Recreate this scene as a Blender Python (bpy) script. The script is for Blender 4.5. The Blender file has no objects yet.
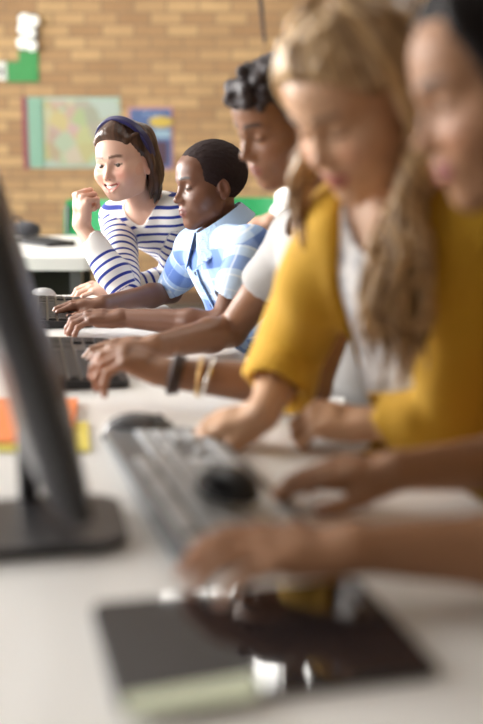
WIN_E = [20, 170, 490, 100]; LAMP = 8.; EXPO = 0.27
import bpy, math, random
import numpy as np
from mathutils import Vector, Matrix

C = bpy.context.scene.collection
V = lambda *a: np.array(a, dtype=np.float64)
def nrm(a):
    a = np.asarray(a, float); return a / (np.linalg.norm(a) + 1e-12)

# ------------------------------------------------------------------ camera
FPX = 1100.0; PITCH = math.radians(10.8); CAMZ = 1.13; TZ = 0.73
_f = V(0, math.cos(PITCH), -math.sin(PITCH)); _u = V(0, math.sin(PITCH), math.cos(PITCH))
def ray(px, py): return V((px-241.5)/FPX, 0, 0) + _u*((362-py)/FPX) + _f
def W(px, py, Y):
    d = ray(px, py); return V(0, 0, CAMZ) + d*(Y/d[1])
def T(px, py, z=TZ):
    d = ray(px, py); return V(0, 0, CAMZ) + d*((z-CAMZ)/d[2])
cam = bpy.data.objects.new('camera', bpy.data.cameras.new('camera')); C.objects.link(cam)
cam.location = (0, 0, CAMZ); cam.rotation_euler = (math.pi/2-PITCH, 0, 0)
cam.data.sensor_fit = 'VERTICAL'; cam.data.sensor_height = 36; cam.data.lens = FPX/724*36
cam.data.clip_start = 0.02
cam.data.dof.use_dof = True; cam.data.dof.focus_distance = 2.72; cam.data.dof.aperture_fstop = 1.75
bpy.context.scene.camera = cam

# ------------------------------------------------------------------ signed distance shapes
class Cone:
    def __init__(s, a, b, ra, rb):
        s.a = np.asarray(a, float); s.ab = np.asarray(b, float)-s.a; s.ra = ra; s.rb = rb
        s.l2 = float(s.ab@s.ab)+1e-12
    def sd(s, P):
        q = P-s.a; t = np.clip(q@s.ab/s.l2, 0, 1); q = q-t[:, None]*s.ab
        return np.sqrt((q*q).sum(1))-(s.ra+t*(s.rb-s.ra))
class Ball(Cone):
    def __init__(s, c, r): s.c = np.asarray(c, float); s.r = r
    def sd(s, P):
        q = P-s.c; return np.sqrt((q*q).sum(1))-s.r
class Ell:
    def __init__(s, c, r, R=None):
        s.c = np.asarray(c, float); s.r = np.asarray(r, float); s.R = np.eye(3) if R is None else R
        s.inv = 1/s.r; s.inv2 = s.inv**2
    def sd(s, P):
        q = (P-s.c)@s.R; k0 = np.sqrt(((q*s.inv)**2).sum(1)); k1 = np.sqrt(((q*s.inv2)**2).sum(1))+1e-9
        return k0*(k0-1)/k1
class Plane:                                   # inside where (p-o).n < 0
    def __init__(s, o, n): s.o = np.asarray(o, float); s.n = nrm(n)
    def sd(s, P): return (P-s.o)@s.n
class Fn:
    def __init__(s, f): s.f = f
    def sd(s, P): return s.f(P)
def smin(a, b, k):
    if k <= 0: return np.minimum(a, b)
    h = np.maximum(k-np.abs(a-b), 0)/k
    return np.minimum(a, b)-h*h*k*.25
def leafprune(n, c, R): 
    return n if n.sd(c)[0] < R*1.3+.03 else None
def prune(n, c, R): return n.prune(c, R) if hasattr(n, 'prune') else leafprune(n, c, R)
class U:
    def __init__(s, ch, k=0.): s.ch = [c for c in ch if c is not None]; s.k = k
    def sd(s, P):
        d = s.ch[0].sd(P)
        for c in s.ch[1:]: d = smin(d, c.sd(P), s.k)
        return d
    def prune(s, c, R):
        ch = [x for x in (prune(q, c, R+s.k*.5) for q in s.ch) if x is not None]
        if not ch: return None
        return ch[0] if len(ch) == 1 else U(ch, s.k)
class Sub:
    def __init__(s, a, b, k=0.): s.a = a; s.b = b; s.k = k
    def sd(s, P): return -smin(-s.a.sd(P), s.b.sd(P), s.k)
    def prune(s, c, R):
        a = prune(s.a, c, R)
        if a is None: return None
        b = prune(s.b, c, R+s.k)
        return a if b is None else Sub(a, b, s.k)
class I:
    def __init__(s, a, b, k=0.): s.a = a; s.b = b; s.k = k
    def sd(s, P): return -smin(-s.a.sd(P), -s.b.sd(P), s.k)
    def prune(s, c, R):
        a = prune(s.a, c, R)
        if a is None: return None
        b = s.b
        if not hasattr(b, 'prune') and b.sd(c)[0] > R*1.3+.03: return None
        return I(a, b, s.k)
class X:                                       # local frame: world = o + s * R @ local
    def __init__(s, a, o, R, sc=1.): s.a = a; s.o = np.asarray(o, float); s.R = R; s.s = sc
    def sd(s, P): return s.a.sd((P-s.o)@s.R/s.s)*s.s
    def prune(s, c, R):
        a = prune(s.a, (c-s.o)@s.R/s.s, R/s.s)
        return None if a is None else X(a, s.o, s.R, s.s)
class Disp:
    def __init__(s, a, f, amp): s.a = a; s.f = f; s.amp = amp
    def sd(s, P): return s.a.sd(P)+s.f(P)*s.amp
    def prune(s, c, R):
        a = prune(s.a, c, R+s.amp)
        return None if a is None else Disp(a, s.f, s.amp)

NB = 10
def surface(tree, lo, hi, h):
    """sparse surface nets: vertices, quads"""
    lo = np.asarray(lo, float); hi = np.asarray(hi, float)
    nb = int(math.ceil(max(hi-lo)/(NB*h))); L = 1
    while L < nb: L *= 2
    leaves = []
    def rec(t, i, j, k, size):
        side = size*NB*h; c = (lo+(V(i, j, k)+size*.5)*NB*h)[None]; R = side*.87
        t = prune(t, c, R)
        if t is None: return
        if abs(t.sd(c)[0]) > R*1.35+.012: return
        if size == 1: leaves.append((t, i, j, k)); return
        g = size//2
        for a in (0, 1):
            for b in (0, 1):
                for d in (0, 1): rec(t, i+a*g, j+b*g, k+d*g, g)
    rec(tree, 0, 0, 0, L)
    n = NB; M = np.int64(L*NB+4)
    g1 = np.arange(n+1); G = np.stack(np.meshgrid(g1, g1, g1, indexing='ij'), -1).reshape(-1, 3)
    ids = []; pts = []; quads = []
    key = lambda q: (q[:, 0]*M+q[:, 1])*M+q[:, 2]
    for t, bi, bj, bk in leaves:
        base = np.array([bi, bj, bk])*n
        D = t.sd(lo+(G+base)*h).reshape(n+1, n+1, n+1)
        S = D < 0
        cnt = sum(S[a:n+a, b:n+b, c:n+c].astype(np.int8) for a in (0, 1) for b in (0, 1) for c in (0, 1))
        cells = np.argwhere((cnt > 0) & (cnt < 8))
        if len(cells) == 0: continue
        acc = np.zeros((len(cells), 3)); num = np.zeros(len(cells))
        for ax in range(3):
            o1, o2 = [q for q in range(3) if q != ax]
            for a in (0, 1):
                for b in (0, 1):
                    p = cells.copy(); p[:, o1] += a; p[:, o2] += b; q = p.copy(); q[:, ax] += 1
                    d0 = D[p[:, 0], p[:, 1], p[:, 2]]; d1 = D[q[:, 0], q[:, 1], q[:, 2]]
                    m = (d0 < 0) != (d1 < 0)
                    tt = np.where(m, d0/np.where(m, d0-d1, 1), 0)
                    pp = p.astype(float); pp[:, ax] += tt
                    acc += pp*m[:, None]; num += m
        pts.append(lo+(acc/num[:, None]+base)*h); ids.append(key(cells+base+1))
        for ax in range(3):
            o1, o2 = (ax+1) % 3, (ax+2) % 3
            sl0 = [slice(0, n)]*3; sl1 = [slice(0, n)]*3; sl1[ax] = slice(1, n+1)
            s0 = S[tuple(sl0)]; s1 = S[tuple(sl1)]
            e = np.argwhere(s0 != s1)
            if len(e) == 0: continue
            flip = s0[e[:, 0], e[:, 1], e[:, 2]]
            e = e+base+1; f = []
            for a, b in ((0, 0), (1, 0), (1, 1), (0, 1)):
                q = e.copy(); q[:, o1] -= a; q[:, o2] -= b; f.append(key(q))
            f = np.stack(f, 1); f[~flip] = f[~flip][:, ::-1]; quads.append(f)
    ids = np.concatenate(ids); pts = np.concatenate(pts); quads = np.concatenate(quads)
    o = np.argsort(ids); ids = ids[o]; pts = pts[o]
    ix = np.clip(np.searchsorted(ids, quads), 0, len(ids)-1)
    ok = (ids[ix] == quads).all(1)
    return pts, ix[ok]

def relax(pts, F, n=1, lam=.5):
    for _ in range(n):
        acc = np.zeros_like(pts); cnt = np.zeros(len(pts))
        for a in range(4):
            b = (a+1) % 4
            np.add.at(acc, F[:, a], pts[F[:, b]]); np.add.at(acc, F[:, b], pts[F[:, a]])
            np.add.at(cnt, F[:, a], 1); np.add.at(cnt, F[:, b], 1)
        pts = pts+(acc/np.maximum(cnt, 1)[:, None]-pts)*lam
    return pts

def link(name, me, mat=None, parent=None):
    ob = bpy.data.objects.new(name, me); C.objects.link(ob)
    if mat is not None: me.materials.append(mat)
    if parent is not None:
        ob.parent = parent; ob.matrix_parent_inverse = Matrix.Identity(4)
        off = Vector((0, 0, 0)); q = parent
        while q is not None: off += q.location; q = q.parent
        me.transform(Matrix.Translation(-off))
    return ob
def np_mesh(name, pts, F, attrs=None, cols=None):
    me = bpy.data.meshes.new(name); nf = len(F)
    me.vertices.add(len(pts)); me.vertices.foreach_set('co', np.asarray(pts, np.float32).ravel())
    me.loops.add(nf*4); me.loops.foreach_set('vertex_index', np.asarray(F, np.int32).ravel())
    me.polygons.add(nf); me.polygons.foreach_set('loop_start', np.arange(0, nf*4, 4, dtype=np.int32))
    me.polygons.foreach_set('use_smooth', np.ones(nf, bool))
    for k, v in (attrs or {}).items():
        a = me.attributes.new(k, 'FLOAT', 'POINT'); a.data.foreach_set('value', np.asarray(v, np.float32))
    if cols is not None:
        a = me.attributes.new('tint', 'FLOAT_COLOR', 'POINT')
        c4 = np.concatenate([cols, np.ones((len(cols), 1))], 1).astype(np.float32); a.data.foreach_set('color', c4.ravel())
    me.update(calc_edges=True); me.validate()
    return me
def sdf_obj(name, tree, lo, hi, h, mat, parent, attrs=None, cols=None, smooth=1, post=None):
    pts, F = surface(tree, lo, hi, h)
    pts = relax(pts, F, smooth)
    if post is not None: pts = post(pts)
    A = {k: f(pts) for k, f in (attrs or {}).items()}
    me = np_mesh(name, pts, F, A, cols(pts) if cols else None)
    return link(name, me, mat, parent)

def sinnoise(seed, n=10, f0=10., f1=60., aniso=(1, 1, 1)):
    r = np.random.RandomState(seed); K = r.normal(size=(n, 3)); K /= np.linalg.norm(K, axis=1)[:, None]
    K *= np.exp(r.uniform(math.log(f0), math.log(f1), n))[:, None]*np.array(aniso)
    ph = r.uniform(0, 6.28, n); am = 1/np.sqrt(np.linalg.norm(K, axis=1)); am /= am.sum()
    def f(P):
        w = np.sin(P@K[:3].T*.7+ph[:3])*.5/np.linalg.norm(K[0])
        Q = P+np.stack([w[:, 0], w[:, 1], w[:, 2]], 1)
        return (np.sin(Q@K.T+ph)*am).sum(1)*1.8
    return f
def sstep(a, b, x):
    t = np.clip((x-a)/(b-a), 0, 1); return t*t*(3-2*t)

# ------------------------------------------------------------------ tagging
def tag(o, label=None, cat=None, group=None, kind=None):
    if label: o['label'] = label
    if cat: o['category'] = cat
    if group: o['group'] = group
    if kind: o['kind'] = kind
    return o
def empty(name, loc, label=None, cat=None, group=None, rz=0):
    o = bpy.data.objects.new(name, None); C.objects.link(o); o.location = loc; o.rotation_euler = (0, 0, rz)
    o.empty_display_size = .05
    return tag(o, label, cat, group)

# ------------------------------------------------------------------ materials
MATS = {}
def mat(name, col=(.5, .5, .5), rough=.5, metal=0., spec=.5, emit=None, estr=0., sss=0., coat=0., noise=0., nscale=40., bump=0., bscale=200., attr=None, sheen=0., trans=0.):
    if name in MATS: return MATS[name]
    m = bpy.data.materials.new(name); m.use_nodes = True; nt = m.node_tree; b = nt.nodes['Principled BSDF']
    b.inputs['Base Color'].default_value = (*col, 1); b.inputs['Roughness'].default_value = rough
    b.inputs['Metallic'].default_value = metal; b.inputs['Specular IOR Level'].default_value = spec
    if sss: b.inputs['Subsurface Weight'].default_value = sss; b.inputs['Subsurface Radius'].default_value = (.012, .005, .003); b.inputs['Subsurface Scale'].default_value = 1.
    if coat: b.inputs['Coat Weight'].default_value = coat; b.inputs['Coat Roughness'].default_value = .08
    if sheen: b.inputs['Sheen Weight'].default_value = sheen
    if trans: b.inputs['Transmission Weight'].default_value = trans
    if emit: b.inputs['Emission Color'].default_value = (*emit, 1); b.inputs['Emission Strength'].default_value = estr
    src = None
    if attr:
        a = nt.nodes.new('ShaderNodeAttribute'); a.attribute_name = attr; src = a.outputs['Color']
    if noise:
        tc = nt.nodes.new('ShaderNodeTexCoord'); n = nt.nodes.new('ShaderNodeTexNoise'); n.inputs['Scale'].default_value = nscale; n.inputs['Detail'].default_value = 5
        nt.links.new(tc.outputs['Object'], n.inputs['Vector'])
        mr = nt.nodes.new('ShaderNodeMapRange'); mr.inputs['To Min'].default_value = 1-noise; mr.inputs['To Max'].default_value = 1+noise
        nt.links.new(n.outputs['Fac'], mr.inputs['Value'])
        mx = nt.nodes.new('ShaderNodeVectorMath'); mx.operation = 'SCALE'
        if src is not None: nt.links.new(src, mx.inputs[0])
        else: mx.inputs[0].default_value = col
        nt.links.new(mr.outputs[0], mx.inputs['Scale']); src = mx.outputs[0]
    if src is not None: nt.links.new(src, b.inputs['Base Color'])
    if bump:
        tc = nt.nodes.new('ShaderNodeTexCoord'); n = nt.nodes.new('ShaderNodeTexNoise'); n.inputs['Scale'].default_value = bscale; n.inputs['Detail'].default_value = 3
        nt.links.new(tc.outputs['Object'], n.inputs['Vector'])
        bp = nt.nodes.new('ShaderNodeBump'); bp.inputs['Strength'].default_value = bump; bp.inputs['Distance'].default_value = .002
        nt.links.new(n.outputs['Fac'], bp.inputs['Height']); nt.links.new(bp.outputs[0], b.inputs['Normal'])
    MATS[name] = m; return m
class NT:
    """small helper to write node maths"""
    def __init__(s, m): s.nt = m.node_tree; s.b = s.nt.nodes['Principled BSDF']
    def node(s, t, **kw):
        n = s.nt.nodes.new(t)
        for k, v in kw.items(): setattr(n, k, v)
        return n
    def put(s, sock, v):
        if hasattr(v, 'links'): s.nt.links.new(v, sock)
        else: sock.default_value = v
    def m(s, op, a, b=0., c=0.):
        n = s.node('ShaderNodeMath', operation=op)
        s.put(n.inputs[0], a); s.put(n.inputs[1], b); s.put(n.inputs[2], c); return n.outputs[0]
    def mix(s, f, a, b):
        n = s.node('ShaderNodeMix', data_type='RGBA'); s.put(n.inputs[0], f)
        s.put(n.inputs[6], a if hasattr(a, 'links') else (*a, 1)); s.put(n.inputs[7], b if hasattr(b, 'links') else (*b, 1)); return n.outputs[2]
    def attr(s, name): return s.node('ShaderNodeAttribute', attribute_name=name).outputs['Fac']
    def band(s, x, period, lo, hi, soft=.03):          # 1 where fract(x/period) in lo..hi
        f = s.m('FRACT', s.m('DIVIDE', x, period))
        a = s.m('DIVIDE', s.m('SUBTRACT', f, lo), soft); b = s.m('DIVIDE', s.m('SUBTRACT', hi, f), soft)
        n = s.m('MINIMUM', a, b); c = s.node('ShaderNodeClamp'); s.put(c.inputs[0], n); return c.outputs[0]

# ------------------------------------------------------------------ ordinary meshes
import bmesh
def bm_new(): return bmesh.new()
def bm_box(bm, c, size, R=None, bev=0., seg=2):
    r = bmesh.ops.create_cube(bm, size=1.); vs = r['verts']
    M = Matrix.Translation(Vector(c)) @ (R.to_4x4() if R is not None else Matrix.Identity(4)) @ Matrix.Diagonal((*size, 1))
    bmesh.ops.transform(bm, matrix=M, verts=vs)
    if bev:
        es = list({e for v in vs for e in v.link_edges}); bmesh.ops.bevel(bm, geom=es, offset=bev, segments=seg, affect='EDGES', profile=.5)
def bm_tube(bm, pts, r, seg=12, closed=False, flat=None):
    pts = [Vector(p) for p in pts]; n = len(pts); rings = []; rs = r if isinstance(r, (list, tuple)) else [r]*n
    up = None
    for i, p in enumerate(pts):
        if closed: d = pts[(i+1) % n]-pts[i-1]
        else: d = pts[min(i+1, n-1)]-pts[max(i-1, 0)]
        d.normalize()
        if up is None: up = Vector((0, 0, 1)) if abs(d.z) < .9 else Vector((1, 0, 0))
        a = d.cross(up).normalized(); b = a.cross(d).normalized(); up = b
        fl = flat or 1.
        rings.append([bm.verts.new(p+a*math.cos(t)*rs[i]+b*math.sin(t)*rs[i]*fl) for t in [2*math.pi*k/seg for k in range(seg)]])
    m = n if closed else n-1
    for i in range(m):
        A = rings[i]; B = rings[(i+1) % n]
        for k in range(seg): bm.faces.new((A[k], A[(k+1) % seg], B[(k+1) % seg], B[k]))
    if not closed: bm.faces.new(rings[0][::-1]); bm.faces.new(rings[-1])
def bm_lathe(bm, prof, c=(0, 0, 0), seg=32):
    c = Vector(c); rings = [[bm.verts.new(c+Vector((r*math.cos(2*math.pi*k/seg), r*math.sin(2*math.pi*k/seg), z))) for k in range(seg)] for r, z in prof]
    for A, B in zip(rings, rings[1:]):
        for k in range(seg): bm.faces.new((A[k], A[(k+1) % seg], B[(k+1) % seg], B[k]))
    bm.faces.new(rings[0][::-1]); bm.faces.new(rings[-1])
def bm_prism(bm, outline, z0, z1, bev=0.):
    a = [bm.verts.new((x, y, z0)) for x, y in outline]; b = [bm.verts.new((x, y, z1)) for x, y in outline]
    f0 = bm.faces.new(a[::-1]); f1 = bm.faces.new(b); n = len(a)
    for i in range(n): bm.faces.new((a[i], a[(i+1) % n], b[(i+1) % n], b[i]))
    if bev: bmesh.ops.bevel(bm, geom=list(f1.edges)+list(f0.edges), offset=bev, segments=2, affect='EDGES')
def rrect(w, d, r, n=5, cx=0, cy=0):
    o = []
    for sx, sy, a0 in ((1, 1, 0), (-1, 1, 90), (-1, -1, 180), (1, -1, 270)):
        for k in range(n+1):
            a = math.radians(a0+90*k/n); o.append((cx+sx*(w/2-r)+r*math.cos(a), cy+sy*(d/2-r)+r*math.sin(a)))
    return o
def done(name, bm, m, parent=None, smooth=False, mtx=None):
    bmesh.ops.recalc_face_normals(bm, faces=bm.faces)
    me = bpy.data.meshes.new(name); bm.to_mesh(me); bm.free()
    if mtx is not None: me.transform(mtx)
    if smooth:
        for p in me.polygons: p.use_smooth = True
        me.set_sharp_from_angle(angle=math.radians(40))
    ob = bpy.data.objects.new(name, me); C.objects.link(ob)
    if m is not None: me.materials.append(m)
    if parent is not None: ob.parent = parent
    return ob
# ------------------------------------------------------------------ head
def frame(F, Uh=(0, 0, 1), roll=0.):
    F = nrm(F); x = nrm(np.cross(F, Uh)); z = np.cross(x, F)
    if roll: c, s = math.cos(roll), math.sin(roll); x, z = x*c+z*s, z*c-x*s
    return np.stack([x, F, z], 1)             # columns: person's right, forward, up
def face_dir(yaw, pitch):                     # yaw from the -Y direction towards -X, pitch downwards (degrees)
    y, p = math.radians(yaw), math.radians(pitch)
    return V(-math.sin(y)*math.cos(p), -math.cos(y)*math.cos(p), -math.sin(p))
def head_sdf(o):
    """o: dict nose (width factor), lips (fullness), cheek, smile, eye_open, jaw"""
    nw = o.get('nose', 1.); lp = o.get('lips', 1.); ck = o.get('cheek', 1.); sm = o.get('smile', 0.); jw = o.get('jaw', 1.); ch = o.get('chin', .006)
    P = [Ell((0, -.018, .034), (.074, .092, .079)), Ell((0, .020, -.012), (.061*ck, .064, .088)),
         Cone((0, .028, -.060+ch*.6), (0, .056, -.097+ch), .040*jw, .0165),
         Ell((0, .040, .045), (.058, .043, .045)), Ell((0, .030, -.048), (.053*ck, .044, .050))]
    for s in (-1, 1):
        P += [Cone((s*.050*jw, -.002, -.045), (s*.046*jw, .010, -.068), .017, .015), Cone((s*.046*jw, .010, -.068), (s*.012, .058, -.100+ch), .015, .014),
              Ball((s*.036*ck, .049+.003*sm, -.034+.006*sm), .0235*ck), Ball((s*.047, .030, -.018), .022)]
    head = U(P, .022)
    br = U([Cone((s*.040, .062, .020), (s*.012, .0755, .019), .0085, .0095) for s in (-1, 1)], .012)
    head = U([head, br], .014)
    sock = U([Ell((s*.0305, .088, .001), (.0185, .0175, .0125)) for s in (-1, 1)])
    head = Sub(head, sock, .014)
    lids = U([Ball((s*.0305, .0635, .000), .0135) for s in (-1, 1)])
    head = U([head, lids], .006)
    nose = U([Cone((0, .0755, .010), (0, .0925, -.028), .0062, .0082*nw**.5), Ball((0, .0945, -.0305), .0082*nw**.5),
              Ball((.0100*nw, .0860, -.0340), .0070*nw**.5), Ball((-.0100*nw, .0860, -.0340), .0070*nw**.5)], .008)
    head = U([head, nose], .009)
    head = Sub(head, U([Ball((s*.0058*nw, .0925, -.0415), .0030) for s in (-1, 1)]), .002)
    mz = -.0615
    cx = .0215+.0065*sm; cz = mz+.0075*sm; my = .0800
    muzz = Ell((0, .062, mz), (.030, .023, .021))
    head = U([head, muzz], .014)
    up = U([Cone((s*cx, my-.0085-.003*sm, cz), (s*.0045, my+.0045, mz+.0052), .0022, .0046*lp) for s in (-1, 1)], .005)
    low = U([Cone((s*cx*.95, my-.0085-.003*sm, cz), (s*.006, my+.0025, mz-.0050-.0065*sm), .0022, .0052*lp) for s in (-1, 1)], .006)
    head = U([head, up, low], .005)
    if sm > .5:
        mouth = U([Cone((s*cx*.86, my-.006, cz-.0010), (0, my+.008, mz-.0040), .0022, .0066) for s in (-1, 1)])
    else:
        mouth = U([Cone((s*cx, my-.006, cz), (0, my+.0088, mz), .0009, .0013) for s in (-1, 1)])
    head = Sub(head, mouth, .0025)
    head = Sub(head, Cone((0, .094, -.045), (0, .092, -.052), .0026, .0030), .004)
    eo = o.get('eye_open', 0)
    if eo: head = Sub(head, U([Ell((s*.0305, .0780, .0005), (.0118, .0065, .0024*eo)) for s in (-1, 1)]), .0012)
    E = []
    for s in (-1, 1):
        a = math.radians(22)*s; R = np.array([[math.cos(a), -math.sin(a), 0], [math.sin(a), math.cos(a), 0], [0, 0, 1]])
        b = math.radians(-12); R = R@np.array([[1, 0, 0], [0, math.cos(b), -math.sin(b)], [0, math.sin(b), math.cos(b)]])
        c = V(s*.0765, -.012, -.008)
        ear = Sub(Ell(c, (.0080, .0165, .0270), R), Ell(c+V(s*.0070, .003, .002), (.0058, .0095, .017), R), .003)
        E.append(U([ear, Ball(c+V(-s*.003, .011, -.006), .0058), Ell(c+V(s*.001, .004, -.022), (.0055, .009, .0095), R)], .005))
    return U([head]+E, .006)
def head_col(Lc, o, skin, lip, brow):
    """head skin colour in head coordinates, with lip-line, lid-crease and nostril shade painted in"""
    n = len(Lc); col = np.tile(skin, (n, 1)); x, y, z = Lc.T; ax = np.abs(x)
    def blend(c, w): 
        nonlocal col
        w = np.clip(w, 0, 1)[:, None]; col = col*(1-w)+np.asarray(c)*w
    sm = o.get('smile', 0.)
    bl = np.exp(-(((ax-.040)/.020)**2+((z+.028)/.019)**2))*(y > .02); blend(np.asarray(skin)*o.get('blush', (1.05, .78, .76)), bl*o.get('blushw', .5))
    blend(np.asarray(skin)*o.get('blush', (1.05, .78, .76)), np.exp(-((Lc-V(0, .1, -.031))**2).sum(1)/.014**2)*.4*o.get('blushw', .5))
    blend(np.asarray(skin)*V(1., .74, .70), (ax > .073)*.35)
    # lips
    mz = -.0615; cx = .0215+.0065*sm; mc = mz+.0075*sm*(ax/cx)**2
    w = np.sqrt(np.clip(1-(ax/(cx+.001))**2, 0, 1))
    t = (z-mc); hgt = np.where(t > 0, .0085, .0105+.003*sm)*w*o.get('lips', 1.)
    blend(lip, sstep(.002, -.0005, np.abs(t)-hgt)*(y > .055)*(w > .05))
    if sm < .5: blend(np.asarray(lip)*.35, sstep(.0022, .0008, np.abs(t+.0002))*(y > .06)*(ax < cx+.003)*.8)  # shade between the closed lips painted as a darker line
    else: blend((.10, .02, .02), (y < .0775)*(np.abs(t+.0035) < .0065)*(ax < cx*.9)*(y > .05))
    # brows
    bz = .0225+.004*np.sin(np.clip((ax-.008)/.042, 0, 1)*math.pi*.8)
    blend(brow, sstep(.0050, .0028, np.abs(z-bz-.0005))*sstep(.007, .012, ax)*sstep(.052, .043, ax)*(y > .03)*o.get('broww', .95))
    # lash line, and lid-crease shade painted into the skin colour
    ez = -.0035+.010*((ax-.0305)/.016)**2*.35+(.0035 if o.get('eye_open', 0) else 0)*1.
    lash = sstep(.0026, .0012, np.abs(z-ez+(.0 if not o.get('eye_open', 0) else -.0014)))*(np.abs(ax-.0305) < .0145)*(y > .055)
    blend((.03, .018, .014), lash*1.0)
    blend(np.asarray(skin)*.55, sstep(.0016, .0007, np.abs(z-.0075+.006*((ax-.0305)/.016)**2))*(np.abs(ax-.0305) < .014)*(y > .055)*.5)
    blend((.04, .015, .012), (((ax-.0058*o.get('nose', 1.))**2+(y-.0915)**2 < .0034**2) & (z < -.0375) & (z > -.046))*.8)  # nostril shade painted into the colour
    return col
# ------------------------------------------------------------------ hand
def hand_sdf(Wp, D, N, th, s=1., curl=None, spread=1., thumb=None, fat=1.):
    """Wp wrist, D towards the fingers, N out of the back of the hand, th = +1 left hand, -1 right hand"""
    D = nrm(D); N = nrm(np.asarray(N)-D*np.dot(N, D)); Xs = np.cross(D, N)*th      # towards the thumb
    def p(x, y, z): return Wp+(Xs*x+D*y+N*z)*s
    kn = [(.027, .086, .002), (.008, .091, .005), (-.011, .086, .003), (-.028, .076, -.002)]
    ln = [(.041, .025, .020), (.045, .029, .021), (.041, .027, .020), (.033, .020, .018)]
    rr = [(.0098, .0086, .0078, .0068), (.0100, .0088, .0079, .0068), (.0095, .0083, .0075, .0065), (.0085, .0073, .0066, .0058)]
    curl = curl or [(18, 34, 20)]*4
    palm = U([Cone(p(.010, .004, 0), p(.018, .060, -.001), .0195*s, .0135*s), Cone(p(-.010, .004, 0), p(-.016, .058, -.002), .0195*s, .0125*s),
              Cone(p(.018, .055, 0), p(kn[0][0]*.93, kn[0][1]-.004, -.002), .0130*s, .0112*s), Cone(p(.006, .055, 0), p(kn[1][0], kn[1][1]-.004, 0), .0125*s, .0112*s),
              Cone(p(-.006, .052, 0), p(kn[2][0], kn[2][1]-.004, 0), .0125*s, .0108*s), Cone(p(-.016, .05, -.001), p(kn[3][0]*.95, kn[3][1]-.004, -.002), .0115*s, .0098*s),
              Cone(p(.020, .022, -.010), p(.028, .050, -.012), .0145*s, .0120*s), Cone(p(-.020, .02, -.008), p(-.024, .055, -.008), .0125*s, .0100*s)], .012*s)
    F = []; nails = []
    for i in range(4):
        a = V(*kn[i]); q = p(*a); ang = 0; sp = math.radians((5, 1, -3, -8)[i]*spread)
        lat = Xs*math.sin(sp); chain = []
        for j in range(3):
            ang += math.radians(curl[i][j]); d = nrm(D*math.cos(ang)*math.cos(sp)+lat-N*math.sin(ang)); e = q+d*ln[i][j]*s
            chain.append(Cone(q, e, rr[i][j]*s*fat, rr[i][j+1]*s*fat))
            if j < 2: chain.append(Ball(e, rr[i][j+1]*1.06*s*fat))
            q = e
        up = nrm(N*math.cos(ang)+D*math.sin(ang)); nails.append((q+up*rr[i][3]*s*.75-d*.003*s, up))
        F.append(U(chain, .003*s))
    tt = thumb or [(.040, .046, -.014), (.052, .072, -.020), (.056, .098, -.022)]
    b0 = p(.018, .018, -.008); t1, t2, t3 = [p(*q) for q in tt]
    F.append(U([Cone(b0, t1, .0150*s, .0122*s), Cone(t1, t2, .0118*s*fat, .0100*s*fat), Cone(t2, t3, .0102*s*fat, .0078*s*fat), Ball(t2, .0104*s*fat)], .004*s))
    nails.append((t3+nrm(N+Xs*.6)*.0062*s, nrm(N+Xs*.6)))
    fing = U(F[:4], .0012*s)
    return U([palm, fing, F[4]], .007*s), nails, (Wp, D, N, Xs, s)
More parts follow.
